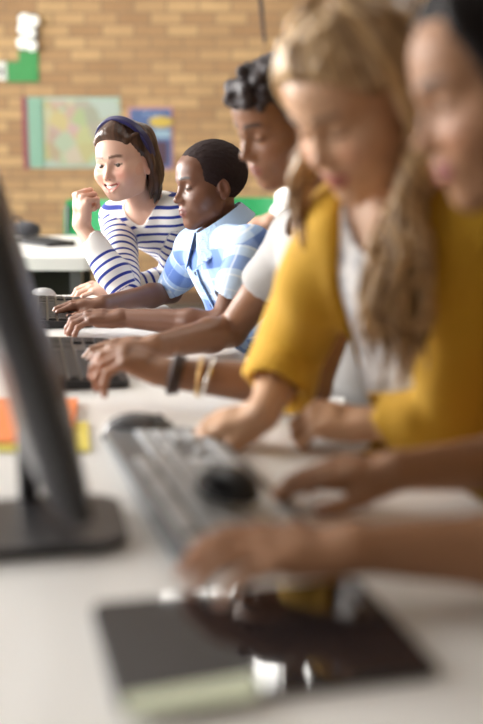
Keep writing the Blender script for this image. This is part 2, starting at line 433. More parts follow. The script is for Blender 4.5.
# ------------------------------------------------------------------ body
def lerp(a, b, t): return a*(1-t)+b*t
class Person:
    def __init__(s, name, label, base, j, hd, skin, lip, brow, k=1., cat='person', bodyk=1.):
        """j: dict of joints shL shR elL elR wrL wrR hipL hipR knL knR anL anR toL toR (numpy), hd: dict(c, R, s, opts)"""
        s.j = j; s.hd = hd; s.k = k; s.skin = np.asarray(skin, float); s.lip = lip; s.brow = brow
        s.root = empty(name, base, label, cat)
        s.hands = {}
        s.mid = (j['shL']+j['shR'])/2; s.hip = (j['hipL']+j['hipR'])/2
        s.up = nrm(s.mid-s.hip); s.right = nrm(j['shR']-j['shL']); s.front = nrm(np.cross(s.up, s.right))
        s.neck0 = s.mid+s.up*.010*k-s.front*.010
        s.neck1 = hd['c']+hd['R']@V(0, -.028, -.050)*hd['s']
    def torso(s, d=0., w=1.):
        k = s.k*w; j = s.j; m, h, r, f = s.mid, s.hip, s.right, s.front
        hw = np.linalg.norm(j['shR']-j['shL'])/2
        sp = lambda t: lerp(m, h, t)
        q = []
        for sg in (-1, 1):
            q += [Cone(m+r*sg*hw*.35+s.up*.012, m+r*sg*hw*.93, .043*k+d, .046*k+d),
                  Cone(sp(.12)+r*sg*hw*.45, sp(.42)+r*sg*hw*.42, .075*k+d, .078*k+d),
                  Cone(sp(.42)+r*sg*hw*.42, sp(.72)+r*sg*hw*.38, .078*k+d, .074*k+d)]
        q += [Cone(sp(.1), sp(.75), .085*k+d, .085*k+d), Cone(j['hipL'], j['hipR'], .088*k+d, .088*k+d), Cone(sp(.7), h, .086*k+d, .09*k+d)]
        return U(q, .04)
    def arm(s, S, d=0., t0=0., t1=2., fat=1., r=(.040, .033, .036, .024)):
        j = s.j; a, b, c = j['sh'+S], j['el'+S], j['wr'+S]; k = s.k*fat
        r = [q*k+d for q in r]
        seg = []
        P = lambda t: lerp(a, b, t) if t <= 1 else lerp(b, c, t-1)
        kt = [0, .45, 1, 1.3, 2]; kr = [r[0]*1.08, r[0], r[1], r[2], r[3]]
        R = lambda t: float(np.interp(t, kt, kr))
        ts = sorted({t0, t1}|{t for t in kt if t0 < t < t1})
        return U([Cone(P(u), P(v), R(u), R(v)) for u, v in zip(ts, ts[1:])], .012)
    def legs(s, d=0., t1=2.):
        j = s.j; k = s.k; out = []
        for S in 'LR':
            a, b, c = j['hip'+S], j['kn'+S], j['an'+S]
            out.append(U([Cone(a, b, .072*k+d, .050*k+d), Cone(b, lerp(b, c, .3), .048*k+d, .050*k+d), Cone(lerp(b, c, .3), c, .050*k+d, .032*k+d)], .02))
        return out
    def set_hand(s, S, D, N, sc=.9, **kw):
        s.hands[S] = hand_sdf(s.j['wr'+S], D, N, 1 if S == 'L' else -1, sc, **kw)
    def body(s, h, m, palm=(1, 1, 1)):
        j = s.j; hd = s.hd
        neck = Cone(s.neck0, s.neck1, .047*s.k, .043*s.k)
        parts = [s.torso(), neck, U([s.arm('L')]), s.arm('R')]+s.legs()
        for S in 'LR': parts.append(Cone(j['an'+S], j['to'+S], .030*s.k, .020*s.k))
        T0 = U(parts, .028)
        Hd = X(head_sdf(hd['o']), hd['c'], hd['R'], hd['s'])
        tr = U([T0, Hd], .016)
        tr = U([tr]+[v[0] for v in s.hands.values()], .010)
        allp = np.array(list(j.values())+[hd['c']]); lo = allp.min(0)-.26; hi = allp.max(0)+.26
        s.lo, s.hi = lo, hi
        def cols(P):
            Lc = (P-hd['c'])@hd['R']/hd['s']
            col = np.tile(s.skin, (len(P), 1)); near = (np.linalg.norm(Lc, axis=1) < .145)
            near &= Lc[:, 2] > -.13
            col[near] = head_col(Lc[near], hd['o'], s.skin, s.lip, s.brow)
            for S, (t, nails, (wp, D, N, Xs, sc)) in s.hands.items():
                dd = np.linalg.norm(P-(wp+D*.09*sc), axis=1) < .13*sc
                q = P[dd]; c = col[dd]
                for c0, up in nails:
                    w = sstep(.0075*sc, .0055*sc, np.linalg.norm(q-c0, axis=1))[:, None]
                    c = c*(1-w)+(s.skin*.45+V(.5, .33, .28)*.62)*w
                    w2 = np.exp(-((q-c0)**2).sum(1)/.014**2)[:, None]*.35; c = c*(1-w2)+c*V(1.08, .86, .82)*w2
                pl = sstep(-.002, -.012, (q-wp)@N)[:, None]; c = c*(1-pl)+c*np.asarray(palm)*pl
                col[dd] = c
            return col
        s.bodyobj = sdf_obj('body', tr, lo, hi, h, m, s.root, cols=cols, smooth=1)
        return s.bodyobj
    def garment(s, name, tree, h, m, seed=1, amp=.003, f=(14, 60), attrs=None, lift=None):
        nz = sinnoise(seed, 12, *f)
        tr = Disp(tree, nz, amp)
        return sdf_obj(name, tr, s.lo, s.hi, h, m, s.root, attrs=attrs, smooth=3)
    def teeth(s):
        hd = s.hd; bm = bm_new(); pts = []
        for i in range(-8, 9):
            a = i/8; pts.append((a*.0215, .0795-.012*a*a, -.0625+.0055*a*a))
        bm_tube(bm, pts, .0048, 10, flat=1.)
        M = Matrix.Translation(Vector(hd['c']-np.array(s.root.location))) @ Matrix(hd['R'].tolist()).to_4x4() @ Matrix.Scale(hd['s'], 4)
        done('teeth', bm, mat('teeth', (.85, .82, .76), .25), s.root, True, M)
    def eyes(s, iris=(.05, .025, .012), look=(0, 1, 0)):
        hd = s.hd
        for sg in (-1, 1):
            bm = bm_new(); bmesh.ops.create_uvsphere(bm, u_segments=24, v_segments=16, radius=.0122*hd['s'])
            c = hd['c']+hd['R']@V(sg*.0305, .0645, .000)*hd['s']
            g = nrm(hd['R']@V(*look)); q = Vector(g).to_track_quat('Z', 'Y').to_matrix().to_4x4()
            me_m = Matrix.Translation(Vector(c-np.array(s.root.location))) @ q
            done('eye', bm, eye_mat(iris), s.root, True, me_m)
def eye_mat(iris):
    m = mat('eye_white', (.75, .72, .70), .15); m2 = MATS.get('eyeball')
    if m2: return m2
    m2 = bpy.data.materials.new('eyeball'); m2.use_nodes = True; MATS['eyeball'] = m2; n = NT(m2)
    n.b.inputs['Base Color'].default_value = (*[c*.6 for c in iris], 1); n.b.inputs['Roughness'].default_value = .12
    return m2
def local(hd): return lambda P: (P-hd['c'])@hd['R']/hd['s']
def catmull(pts, n=4):
    pts = [np.asarray(p, float) for p in pts]; P = [2*pts[0]-pts[1]]+pts+[2*pts[-1]-pts[-2]]; out = []
    for i in range(1, len(P)-2):
        a, b, c, d = P[i-1:i+3]
        for k in range(n):
            t = k/n; out.append(.5*((2*b)+(-a+c)*t+(2*a-5*b+4*c-d)*t*t+(-a+3*b-3*c+d)*t**3))
    out.append(pts[-1]); return out
def lock(pts, r0, r1, n=4, wav=0., seed=0, freq=3.):
    q = catmull(pts, n); rs = np.random.RandomState(seed); m = len(q)-1; ph = rs.uniform(0, 6.28, 2)
    if wav:
        for i in range(len(q)):
            t = i/m; q[i] = q[i]+V(math.sin(t*freq*6.28+ph[0]), math.cos(t*freq*6.28+ph[1]), 0)*wav*min(1, t*2)
    if isinstance(r0, (list, tuple)): lo_, hi_ = r0; prof = lambda t: lo_+(hi_-lo_)*min(1., t*3.2)
    else: prof = lambda t: (r0*(1-t)+r1*t)*(1-.75*max(0, (t-.8)/.2)**2)
    return U([Cone(q[i], q[i+1], prof(i/m), prof((i+1)/m)) for i in range(m)])
# ------------------------------------------------------------------ the children at the table
SKIN = {}
def skin_mat(name, rough=.45, sss=.04, spec=.4):
    return mat(name, rough=rough, attr='tint', sss=sss, noise=.07, nscale=30, bump=.10, bscale=350, spec=spec)
def hair_mat(name, c0, c1, scale=90, rough=.38):
    if name in MATS: return MATS[name]
    m = bpy.data.materials.new(name); m.use_nodes = True; MATS[name] = m; n = NT(m)
    tc = n.node('ShaderNodeTexCoord'); tx = n.node('ShaderNodeTexNoise'); tx.inputs['Scale'].default_value = scale*3; tx.inputs['Detail'].default_value = 3
    n.nt.links.new(tc.outputs['Object'], tx.inputs['Vector'])
    fac = n.m('ADD', n.attr('strand'), n.m('MULTIPLY', n.m('SUBTRACT', tx.outputs['Fac'], .5), .35))
    cl = n.node('ShaderNodeClamp'); n.put(cl.inputs[0], fac); n.put(n.b.inputs['Base Color'], n.mix(cl.outputs[0], c0, c1))
    n.b.inputs['Roughness'].default_value = rough; n.b.inputs['Specular IOR Level'].default_value = .15 if name == 'black_hair' else .4
    bp = n.node('ShaderNodeBump'); bp.inputs['Strength'].default_value = .5; bp.inputs['Distance'].default_value = .003
    n.put(bp.inputs['Height'], n.attr('strand')); n.nt.links.new(bp.outputs[0], n.b.inputs['Normal'])
    return m
def strand_attr(o, Rm, sc, seed=1, bias=.5):
    rs_ = np.random.RandomState(seed); K = np.exp(rs_.uniform(math.log(9), math.log(130), 14)); ph = rs_.uniform(0, 6.28, 14); am = K**-.35; am /= am.sum(); lf = sinnoise(seed+7, 6, 12, 40)
    def f(P):
        L_ = (P-o)@Rm/sc; a = np.arctan2(L_[:, 0], L_[:, 1]+.02)+.10*np.sin(L_[:, 2]*45+ph[0])*np.clip(-L_[:, 2]*8, 0, 1)
        rad = np.linalg.norm(L_[:, :2], axis=1)*14
        return bias+(np.sin(a[:, None]*np.round(K)+ph+rad[:, None]*(K*.03)[None]).dot(am))*1.1+lf(P)*.22
    return {'strand': f}
def cloth_mat(name, build, rough=.85, bump=.25, bscale=900, sheen=.1):
    if name in MATS: return MATS[name]
    m = bpy.data.materials.new(name); m.use_nodes = True; MATS[name] = m; n = NT(m)
    c = build(n)
    n.put(n.b.inputs['Base Color'], c if hasattr(c, 'links') else (*c, 1)); n.b.inputs['Roughness'].default_value = rough
    n.b.inputs['Sheen Weight'].default_value = sheen; n.b.inputs['Specular IOR Level'].default_value = .25
    tc = n.node('ShaderNodeTexCoord'); tx = n.node('ShaderNodeTexNoise'); tx.inputs['Scale'].default_value = bscale*.3; tx.inputs['Detail'].default_value = 4
    n.nt.links.new(tc.outputs['Object'], tx.inputs['Vector'])
    bp = n.node('ShaderNodeBump'); bp.inputs['Strength'].default_value = bump; bp.inputs['Distance'].default_value = .001
    n.put(bp.inputs['Height'], tx.outputs['Fac']); n.nt.links.new(bp.outputs[0], n.b.inputs['Normal'])
    return m
def uv_attrs(p):
    """cloth coordinates: u along the trunk or the sleeve, v around it, part 0 trunk / 1 sleeve"""
    j = p.j
    def calc(P):
        T0 = p.torso(0.).sd(P)-.004
        best = T0.copy(); u = (P-p.mid)@getattr(p, 'ud', p.up)+p.uk; v = np.arctan2((P-p.mid)@p.right, (P-p.mid)@p.front+.02)*.115; sl = np.zeros(len(P)); front = (P-p.mid)@p.right
        for S in 'LR':
            a, b, c = j['sh'+S], j['el'+S], j['wr'+S]
            for (q0, q1, off, r0, r1) in ((a, b, 0, .042, .036), (b, c, np.linalg.norm(b-a), .036, .026)):
                d = Cone(q0, q1, r0*p.k, r1*p.k).sd(P); w = nrm(q1-q0)
                if off == 0: t = (P-q0)@w; d = np.where(t < .028, d+.05, d)
                m = d < best; best = np.where(m, d, best)
                e1 = nrm(np.cross(w, p.front)); e2 = np.cross(w, e1)
                u = np.where(m, off+(P-q0)@w+.31, u); v = np.where(m, np.arctan2((P-q0)@e1, (P-q0)@e2)*.04+.5, v); sl = np.where(m, 1., sl)
        return u, v, sl, front
    cache = {}
    def get(i):
        def f(P):
            k = id(P)
            if cache.get('k') != k: cache['k'] = k; cache['r'] = calc(P)
            return cache['r'][i]
        return f
    return {'u': get(0), 'v': get(1), 'sleeve': get(2), 'lat': get(3)}
def mk(hipmid, half, fwd, right, knee_drop=0., shin=.40, floor=0., seat=True, kneel=.36):
    j = {}; fwd = nrm(fwd); right = nrm(right)
    for S, sg in (('L', -1), ('R', 1)):
        h = hipmid+right*sg*half; j['hip'+S] = h
        if seat: kn = h+fwd*kneel+right*sg*.02; kn[2] = h[2]-.03-knee_drop; an = kn+fwd*.03; an[2] = floor+.085
        else: kn = h*1.; kn[2] = h[2]*.52+.02; kn += fwd*.06; an = h+fwd*(-.02); an[2] = floor+.085
        j['kn'+S] = kn; j['an'+S] = an; to = an+fwd*.12; to[2] = floor+.035; j['to'+S] = to
    return j
def shoes(p, m, sole):
    for S in 'LR':
        a = p.j['an'+S]; t = p.j['to'+S]; z = V(0, 0, 1)
        heel = V(a[0], a[1], .045)-nrm(t-a)*V(1, 1, 0)*.03; toe = V(t[0], t[1], .038)+nrm(t-a)*V(1, 1, 0)*.015
        tr = U([Cone(heel, toe, .036, .034), Cone(V(a[0], a[1], .05), a, .040, .040)], .02)
        tr = I(tr, Plane((0, 0, .012), (0, 0, -1)))
        tr = I(tr, Plane((0, 0, a[2]+.01), (0, 0, 1)))
        sh = sdf_obj('shoe', tr, np.minimum(a, t)-.15, np.maximum(a, t)+.15, .004, m, p.root)
        so = I(I(Cone(heel, toe, .041, .039), Plane((0, 0, .022), (0, 0, 1))), Plane((0, 0, .001), (0, 0, -1)))
        sdf_obj('sole', so, np.minimum(a, t)-.15, np.maximum(a, t)+.15, .004, sole, sh)
def trousers(p, m, h=.006, seed=3):
    tr = U([U([Cone(p.j['hipL'], p.j['hipR'], .097*p.k, .097*p.k), Cone(lerp(p.mid, p.hip, .82), p.hip, .094*p.k, .097*p.k)], .03)]+p.legs(.011), .03)
    tr = I(tr, Plane((0, 0, .075), (0, 0, -1)))
    tr = I(tr, Plane(lerp(p.mid, p.hip, .80), p.up))
    return p.garment('trousers', tr, h, m, seed, .004, (10, 50))

# materials
def stripes(n):
    u = n.attr('u'); sl = n.attr('sleeve'); s = n.band(u, .0245, .28, .66, .05)
    cuff = n.attr('cuff'); s = n.m('MULTIPLY', s, n.m('SUBTRACT', 1., cuff))
    return n.mix(s, (.80, .78, .75), (.018, .035, .26))
def plaid(n):
    u = n.attr('u'); v = n.attr('v')
    c = n.mix(n.band(v, .115, .05, .50, .03), (.52, .66, .84), (.33, .48, .76))
    c = n.mix(n.m('MULTIPLY', n.band(u, .118, .10, .46, .03), .92), c, (.10, .19, .52))
    c = n.mix(n.m('MULTIPLY', n.m('MULTIPLY', n.band(u, .118, .10, .46, .03), n.band(v, .115, .50, 1., .03)), .7), c, (.30, .44, .76))
    c = n.mix(n.m('MULTIPLY', n.band(u, .118, .56, .62, .02), .8), c, (.80, .86, .92))
    c = n.mix(n.m('MULTIPLY', n.band(u, .118, .88, .93, .02), .6), c, (.80, .86, .92))
    c = n.mix(n.m('MULTIPLY', n.band(v, .115, .70, .75, .02), .7), c, (.80, .86, .92))
    return c
def lace(n):
    tc = n.node('ShaderNodeTexCoord'); w = n.node('ShaderNodeTexVoronoi'); w.inputs['Scale'].default_value = 38; n.nt.links.new(tc.outputs['Object'], w.inputs['Vector'])
    u = n.attr('u')
    c = n.mix(n.m('GREATER_THAN', w.outputs['Distance'], .42), (.42, .41, .42), (.66, .64, .63))
    return n.mix(n.m('LESS_THAN', u, .20), c, (.20, .18, .20))
M_stripe = cloth_mat('striped_cotton', stripes); M_plaid = cloth_mat('plaid_cotton', plaid)
M_white = cloth_mat('white_jersey', lambda n: (.40, .385, .375)); M_lace = cloth_mat('grey_lace', lace)
M_yellow = cloth_mat('mustard_knit', lambda n: (.58, .33, .028), bump=.6, bscale=500); M_olive = cloth_mat('brown_jersey', lambda n: (.33, .20, .03))
M_jeans = cloth_mat('denim', lambda n: (.045, .07, .14)); M_dark = cloth_mat('dark_cotton', lambda n: (.03, .03, .035))
M_shoe = mat('shoe_canvas', (.06, .06, .07), .8); M_sole = mat('shoe_sole', (.7, .68, .64), .6)
M_btn = mat('shirt_button', (.04, .05, .10), .3)
GREEN_BAND = mat('green_band', (.02, .45, .30), .5)
DEFCURL = [(20, 32, 20)]*4

# ======== 1  girl in the striped top
SK_G = V(.66, .41, .31)
cG = W(124, 163.5, 2.95); RG = frame(face_dir(29, 5), roll=math.radians(-4))
j = dict(shR=W(117, 218, 3.10), shL=W(181, 212, 2.98), elR=T(126, 293, .772), wrR=W(81, 225, 2.90), elL=T(171, 281, .772), wrL=T(118, 289, .762))
hm = V(.03, 3.42, .76)
j.update(mk(hm, .08, V(-.5, -.8, 0), nrm(j['shR']-j['shL'])*V(1, 1, 0), seat=False))
G = Person('person', 'smiling girl in a blue and white striped top with navy hairband, leaning at table end', (hm[0], hm[1], 0), j,
           dict(c=cG, R=RG, s=.88, o=dict(smile=1.5, eye_open=1.9, chin=.015, cheek=1.14, jaw=1.0, lips=.85, blushw=1., nose=.95, broww=.9)), SK_G, (.62, .25, .21), (.11, .055, .035), k=.86)
fist = [(78, 92, 62), (80, 95, 62), (84, 95, 62), (86, 92, 62)]
G.set_hand('R', V(.05, -.1, 1), V(-.62, -.62, .1), .88, curl=fist, thumb=[(.038, .045, -.018), (.034, .066, -.040), (.014, .072, -.052)])
G.set_hand('L', V(-1, .02, .05), V(.05, -.3, 1), .86, curl=[(25, 35, 20)]*4)
G.body(.0026, skin_mat('skin_fair'))
G.eyes((.10, .07, .05), look=(.25, 1, -.05)); G.teeth()
neckcut = lambda p, r0, r1, up=0.: Cone(p.neck0-p.up*.02+p.front*.012, p.neck1+(p.neck1-p.neck0)*.6+p.up*up, r0, r1)
top = U([G.torso(.008), G.arm('L', .010, 0, 1.86), G.arm('R', .010, 0, 1.74)], .022)
top = Sub(top, U([neckcut(G, .050, .060)]), .006)
for S, t in (('L', 1.80), ('R', 1.64)):
    a = lerp(G.j['el'+S], G.j['wr'+S], t-1); w = nrm(G.j['wr'+S]-G.j['el'+S])
    top = Sub(top, Cone(a-w*.004, a+w*.2, .0265, .06), .002); 
    rr = Sub(Ball(a, .0)if False else Cone(a-w*.045, a-w*.001, .034, .036), Cone(a-w*.01, a+w*.2, .0275, .040), .002)
    top = U([top, rr], .008)
G.uk = .219; G.ud = nrm(G.up*.45+V(0, 0, .9)); A = uv_attrs(G)
def cuffG(P):
    c = np.zeros(len(P))
    for S, t in (('L', 1.80), ('R', 1.64)):
        a = lerp(G.j['el'+S], G.j['wr'+S], t-1); w = nrm(G.j['wr'+S]-G.j['el'+S])
        c = np.maximum(c, sstep(-.028, -.024, (P-a)@w)*(Cone(a-w*.06, a+w*.02, .03, .03).sd(P) < .018))
    nk = Cone(G.neck0-G.up*.02+G.front*.012, G.neck1, .050, .054).sd(P)
    return np.maximum(c, sstep(.010, .008, nk))
A['cuff'] = cuffG
G.garment('striped_top', top, .003, M_stripe, 5, .0045, (22, 90), A)
trousers(G, M_jeans); shoes(G, M_shoe, M_sole)
# hair
hG = G.hd
Lk = []
rs = np.random.RandomState(4)
for i in range(26):                                     # bob behind the ears and around the back
    ph = math.radians(-8+196*(i+.5)/26); cx, cy = math.cos(ph), math.sin(ph)
    rx, ry = .078, .098; x, y = cx*rx, -.022-cy*ry*.92
    jit = rs.normal(size=3)*.004; dn = -.118+rs.uniform(-.02, .008) if cx < .25 else -.062
    Lk.append(lock([(x*.35, -.01+(y+.02)*.25, .108), (x*.85, y*.8-.01, .085), (x*1.06+jit[0], y+jit[1], .03), (x*1.10+jit[1], y*1.02-.006, -.045 if cx < .25 else -.03), (x*.88+jit[2], y*.9-.0, dn)], .015, .010, 4, .0015, i))
for i in range(11):                                     # swept-back front
    x = -.050+.100*i/10; z0 = .076-10*x*x; y0 = .074-8*x*x
    Lk.append(lock([(x, y0-.010, z0-.006), (x*1.02, y0-.002, z0+.016), (x*.95, y0-.024, z0+.036-4*x*x), (x*.9, y0-.062, z0+.044-6*x*x), (x*.9, y0-.10, z0+.040)], [.004, .012], None, 4, .001, 50+i))
for s in (-1, 1):                                       # temples swept to behind the ear
    for i in range(5):
        z0 = .060-.011*i; y0 = .055-.008*i
        Lk.append(lock([(s*(.050+.004*i), y0-.008, z0), (s*.070, y0-.03, z0+.022), (s*.080, -.012, z0+.018), (s*.084, -.045, z0-.025)], .0065, .009, 4, .001, 80+i))
cap = I(Ell((0, -.020, .036), (.083, .100, .089)), Plane((0, .050, .080), (0, .80, -.60)))
cap = I(cap, Plane((0, 0, -.04), (0, 0, -1)))
hair = Disp(U([cap]+Lk, .006), sinnoise(9, 10, 150, 500, (1, 1, .25)), .0012)
hb = M_hairG = hair_mat('brown_hair', (.030, .014, .009), (.115, .056, .032))
sdf_obj('hair', X(hair, cG, RG, hG['s']), cG-.2, cG+.2, .0022, hb, G.root, attrs=strand_attr(cG, RG, .88, 3))
band = I(I(Ell((0, -.018, .040), (.098, .114, .1075)), Fn(lambda P: np.abs((P-V(0, .012, .10))@nrm(V(0, .93, -.36)))-.0120)), Plane((0, 0, -.012), (0, 0, -1)))
band = Sub(band, Ell((0, -.018, .040), (.086, .102, .0945)))
sdf_obj('hairband', X(band, cG, RG, hG['s']), cG-.2, cG+.2, .0020, cloth_mat('navy_satin', lambda n: (.022, .018, .085), rough=.4, bump=.1), G.root)
aR = lerp(j['elR'], j['wrR'], .70); w = nrm(j['wrR']-j['elR'])
bm = bm_new(); e1 = nrm(np.cross(w, V(0, 1, 0))); e2 = np.cross(w, e1)
bm_tube(bm, [aR+(e1*math.cos(t)+e2*math.sin(t))*.0265-np.array(G.root.location) for t in np.linspace(0, 2*math.pi, 28)[:-1]], .0034, 8, closed=True)
o = done('wrist_band', bm, GREEN_BAND, G.root, True); tag(o, 'thin green band at the cuff')

# ======== 2  boy in the blue plaid shirt
SK_B = V(.165, .073, .043)
cB = W(208, 186, 2.62); RB = frame(face_dir(64, 4), roll=math.radians(-3))
j = dict(shR=W(196, 248, 2.76), shL=W(250, 250, 2.46), elR=T(171, 292, .77), wrR=T(104, 304, .768), elL=T(222, 325, .768), wrL=T(122, 318, .772))
hm = V(.15, 2.66, .53); rt = nrm((j['shR']-j['shL'])*V(1, 1, 0))
j.update(mk(hm, .078, V(-rt[1], rt[0], 0)*-1 if (V(-rt[1], rt[0], 0)*-1)[0] < 0 else V(-rt[1], rt[0], 0), rt))
B = Person('person', 'boy with short black hair in light blue plaid shirt, typing on the farthest keyboard', (hm[0], hm[1], 0), j,
           dict(c=cB, R=RB, s=.865, o=dict(nose=1.25, lips=1.4, cheek=1.0, jaw=.92, blush=(1.0, .85, .85), blushw=.2)), SK_B, (.24, .095, .08), (.02, .012, .01), k=.84)
B.set_hand('R', V(-1, .02, -.02), V(-.05, -.12, 1), .86, curl=[(22, 30, 20), (20, 32, 20), (22, 34, 20), (24, 34, 20)])
B.set_hand('L', V(-1, .16, .02), V(-.05, -.20, 1), .88, curl=[(22, 32, 20), (24, 34, 20), (26, 36, 20), (28, 36, 20)], spread=1.3)
B.body(.0026, skin_mat('skin_deep', .40, .05), palm=(1.5, 1.5, 1.5))
B.eyes()
sh = U([B.torso(.012), B.arm('L', .014, 0, .84), B.arm('R', .014, 0, .84)], .024)
sh = Sub(sh, neckcut(B, .052, .062), .006)
for S in 'LR':
    a = lerp(B.j['sh'+S], B.j['el'+S], .70); w = nrm(B.j['el'+S]-B.j['sh'+S])
    sh = Sub(sh, Cone(a, a+w*.2, .0395, .06), .005)
sh = U([sh, Cone(B.hip-B.up*.03-B.right*.05, B.hip-B.up*.03+B.right*.05, .115, .115)], .04)
B.uk = .38; A = uv_attrs(B); B.garment('plaid_shirt', sh, .003, M_plaid, 8, .0055, (16, 70), A)
trousers(B, M_jeans, seed=6); shoes(B, M_shoe, M_sole)
def collar(p, m, r0, r1, hgt, name='collar', gap=.5, tilt=.0, thick=.0022, off=0.):
    ax = nrm(p.neck1-p.neck0+p.up*.05); o = p.neck0+ax*off; fr = nrm(p.front-ax*(p.front@ax)); rt = np.cross(fr, ax)
    def f(P):
        q = P-o; hz = q@ax; x = q@rt; y = q@fr; r = np.sqrt(x*x+y*y); az = np.abs(np.arctan2(x, y))
        hz2 = hz-tilt*(y/r0)                                  # collar stands higher at the back
        inner = np.abs(r-(r0+.12*(hgt-hz2)*0))-thick
        stand = np.maximum(inner, np.maximum(-hz2-.006, hz2-hgt))
        fold = np.maximum(np.abs(r-(r0+.006+(hgt-hz2)*(r1-r0)/hgt))-thick, np.maximum(hz2-hgt-.001, -hz2-.008*(1-az/3.14)*3*(az < 1.2)))
        d = np.minimum(stand, fold)*.8
        return np.maximum(d, (gap*(.25+.75*np.clip((hgt-hz2)/hgt, 0, 1))-az)*r0)
    return sdf_obj(name, Fn(f), o-.13, o+.13, .0024, m, p.root, attrs={'u': lambda P: P[:, 2]*0+.07, 'v': lambda P: P[:, 2]*0+.07, 'sleeve': lambda P: P[:, 2]*0, 'lat': lambda P: P[:, 2]*0})
collar(B, cloth_mat('pale_blue_cotton', lambda n: (.42, .57, .80)), .056, .084, .046, gap=.42, tilt=-.022, off=.016)
# placket, pocket and buttons lie on the chest
def on_chest(p, t, lat, d):
    c = lerp(p.mid, p.hip, t)+p.right*lat; tr = p.torso(d); a = 0.
    q = c+p.front*.3
    for _ in range(24): q = q-p.front*max(tr.sd(q[None])[0], .0002)*.9
    return q
bm = bm_new(); q = [on_chest(B, t, .0, .0165) for t in np.linspace(.02, .95, 14)]
bm_tube(bm, [x-np.array(B.root.location) for x in q], .0125, 8, flat=.22); done('placket', bm, cloth_mat('pale_blue_cotton', None), B.root, True)
for t in (.04, .24, .46, .68):
    bm = bm_new(); q = on_chest(B, t, 0, .0195); Mq = Matrix.Translation(Vector(q-np.array(B.root.location))) @ Vector(B.front).to_track_quat('Z', 'Y').to_matrix().to_4x4()
    bm_lathe(bm, [(.0052, -.002), (.0058, 0), (.0050, .0018), (.003, .0010)], seg=14); done('button', bm, M_btn, B.root, True, Mq)
bm = bm_new(); g = {}
for a in range(9):
    for b in range(10): g[a, b] = bm.verts.new(Vector(on_chest(B, .26+.026*b-(.02 if b == 9 and 2 < a < 6 else 0)*-1, -.035-.0075*a, .0185)-np.array(B.root.location)))
for a in range(8):
    for b in range(9): bm.faces.new((g[a, b], g[a+1, b], g[a+1, b+1], g[a, b+1]))
bmesh.ops.solidify(bm, geom=bm.faces[:], thickness=.0022); done('pocket', bm, cloth_mat('pocket_cotton', lambda n: (.52, .65, .84)), B.root, True)
# hair: close cropped
hk = I(Ell((0, -.019, .037), (.0815, .0995, .0875)), Fn(lambda P: np.maximum(np.minimum(.056-P[:, 2]+.20*np.abs(P[:, 0]), P[:, 1]-.036-.15*P[:, 2]+.9*np.maximum(.01-P[:, 2], 0)), -.052-P[:, 2]-.1*P[:, 1])), .004)
hk = Disp(hk, sinnoise(21, 16, 300, 900), .0014)
sdf_obj('hair', X(hk, cB, RB, .865), cB-.2, cB+.2, .0020, mat('black_coily_hair', (.024, .013, .013), .8, spec=.2, noise=.5, nscale=350, bump=1., bscale=500), B.root)

# ======== 3  boy in the off-white T-shirt
SK_C = V(.225, .108, .058)
cC = W(281, 122, 1.97); RC = frame(face_dir(60, 22), roll=math.radians(6))
j = dict(shR=W(298, 240, 2.08), shL=W(354, 242, 1.80), elR=T(231, 331, .772), wrR=T(158, 346, .772), elL=T(310, 388, .770), wrL=T(172, 374, .790))
hm = V(.34, 1.98, .53); rt = nrm((j['shR']-j['shL'])*V(1, 1, 0)); fw = V(-rt[1], rt[0], 0); fw = fw if fw[0] < 0 else -fw
j.update(mk(hm, .085, fw, rt))
Cc = Person('person', 'boy with dark curly quiff in an off-white T-shirt, wearing bracelets and typing', (hm[0], hm[1], 0), j,
            dict(c=cC, R=RC, s=.93, o=dict(nose=1.15, lips=1.15, cheek=.98, jaw=.92, blushw=.3)), SK_C, (.27, .11, .08), (.02, .012, .010), k=.96)
Cc.set_hand('R', V(-1, .10, .0), V(-.1, -.15, 1), .93, curl=[(18, 30, 18)]*4)
Cc.set_hand('L', V(-.93, .26, .34), V(.30, -.25, .95), .95, curl=[(26, 22, 12), (36, 34, 20), (44, 40, 22), (50, 42, 24)], spread=1.6, thumb=[(.042, .044, -.020), (.050, .068, -.036), (.050, .090, -.050)])
Cc.body(.0026, skin_mat('skin_brown', .42, .08), palm=(1.25, 1.25, 1.25))
sh = U([Cc.torso(.011), Cc.arm('L', .013, 0, .80), Cc.arm('R', .009, 0, .60)], .024)
sh = Sub(sh, neckcut(Cc, .056, .066), .006)
for S in 'LR':
    a = lerp(Cc.j['sh'+S], Cc.j['el'+S], .38); w = nrm(Cc.j['el'+S]-Cc.j['sh'+S])
    sh = Sub(sh, Cone(a-w*.01, a+w*.2, .0400, .07), .006)
sh = U([sh, Cone(Cc.hip-Cc.right*.05, Cc.hip+Cc.right*.05, .118, .118)], .04)
Cc.garment('tshirt', sh, .003, M_white, 12, .0045, (14, 50))
trousers(Cc, M_jeans, seed=9); shoes(Cc, M_shoe, M_sole)
hk = I(Ell((0, -.019, .037), (.083, .100, .090)), Fn(lambda P: np.maximum(np.minimum(.058-P[:, 2]+.20*np.abs(P[:, 0]), P[:, 1]-.022-.35*P[:, 2]), -.052-P[:, 2])), .004)
curls = []
rs = np.random.RandomState(2)
for i in range(70):
    a = rs.uniform(-1, 1); b = rs.uniform(0, 1); x = a*.060; y = .092-.13*b-.02*a*a; z = .064+.044*math.sin(b*2.6+.10)-.022*a*a
    r = rs.uniform(.009, .015); curls.append(Cone((x, y, z), (x+rs.normal()*.007, y+rs.normal()*.007, z+rs.uniform(.002, .012)), r, r*.8))
hk = Disp(U([hk]+curls, .005), sinnoise(31, 16, 150, 600), .0025)
sdf_obj('hair', X(hk, cC, RC, .93), cC-.22, cC+.22, .0026, mat('black_curly_hair', (.028, .017, .020), .55, noise=.4, nscale=200, bump=.8, bscale=400), Cc.root)
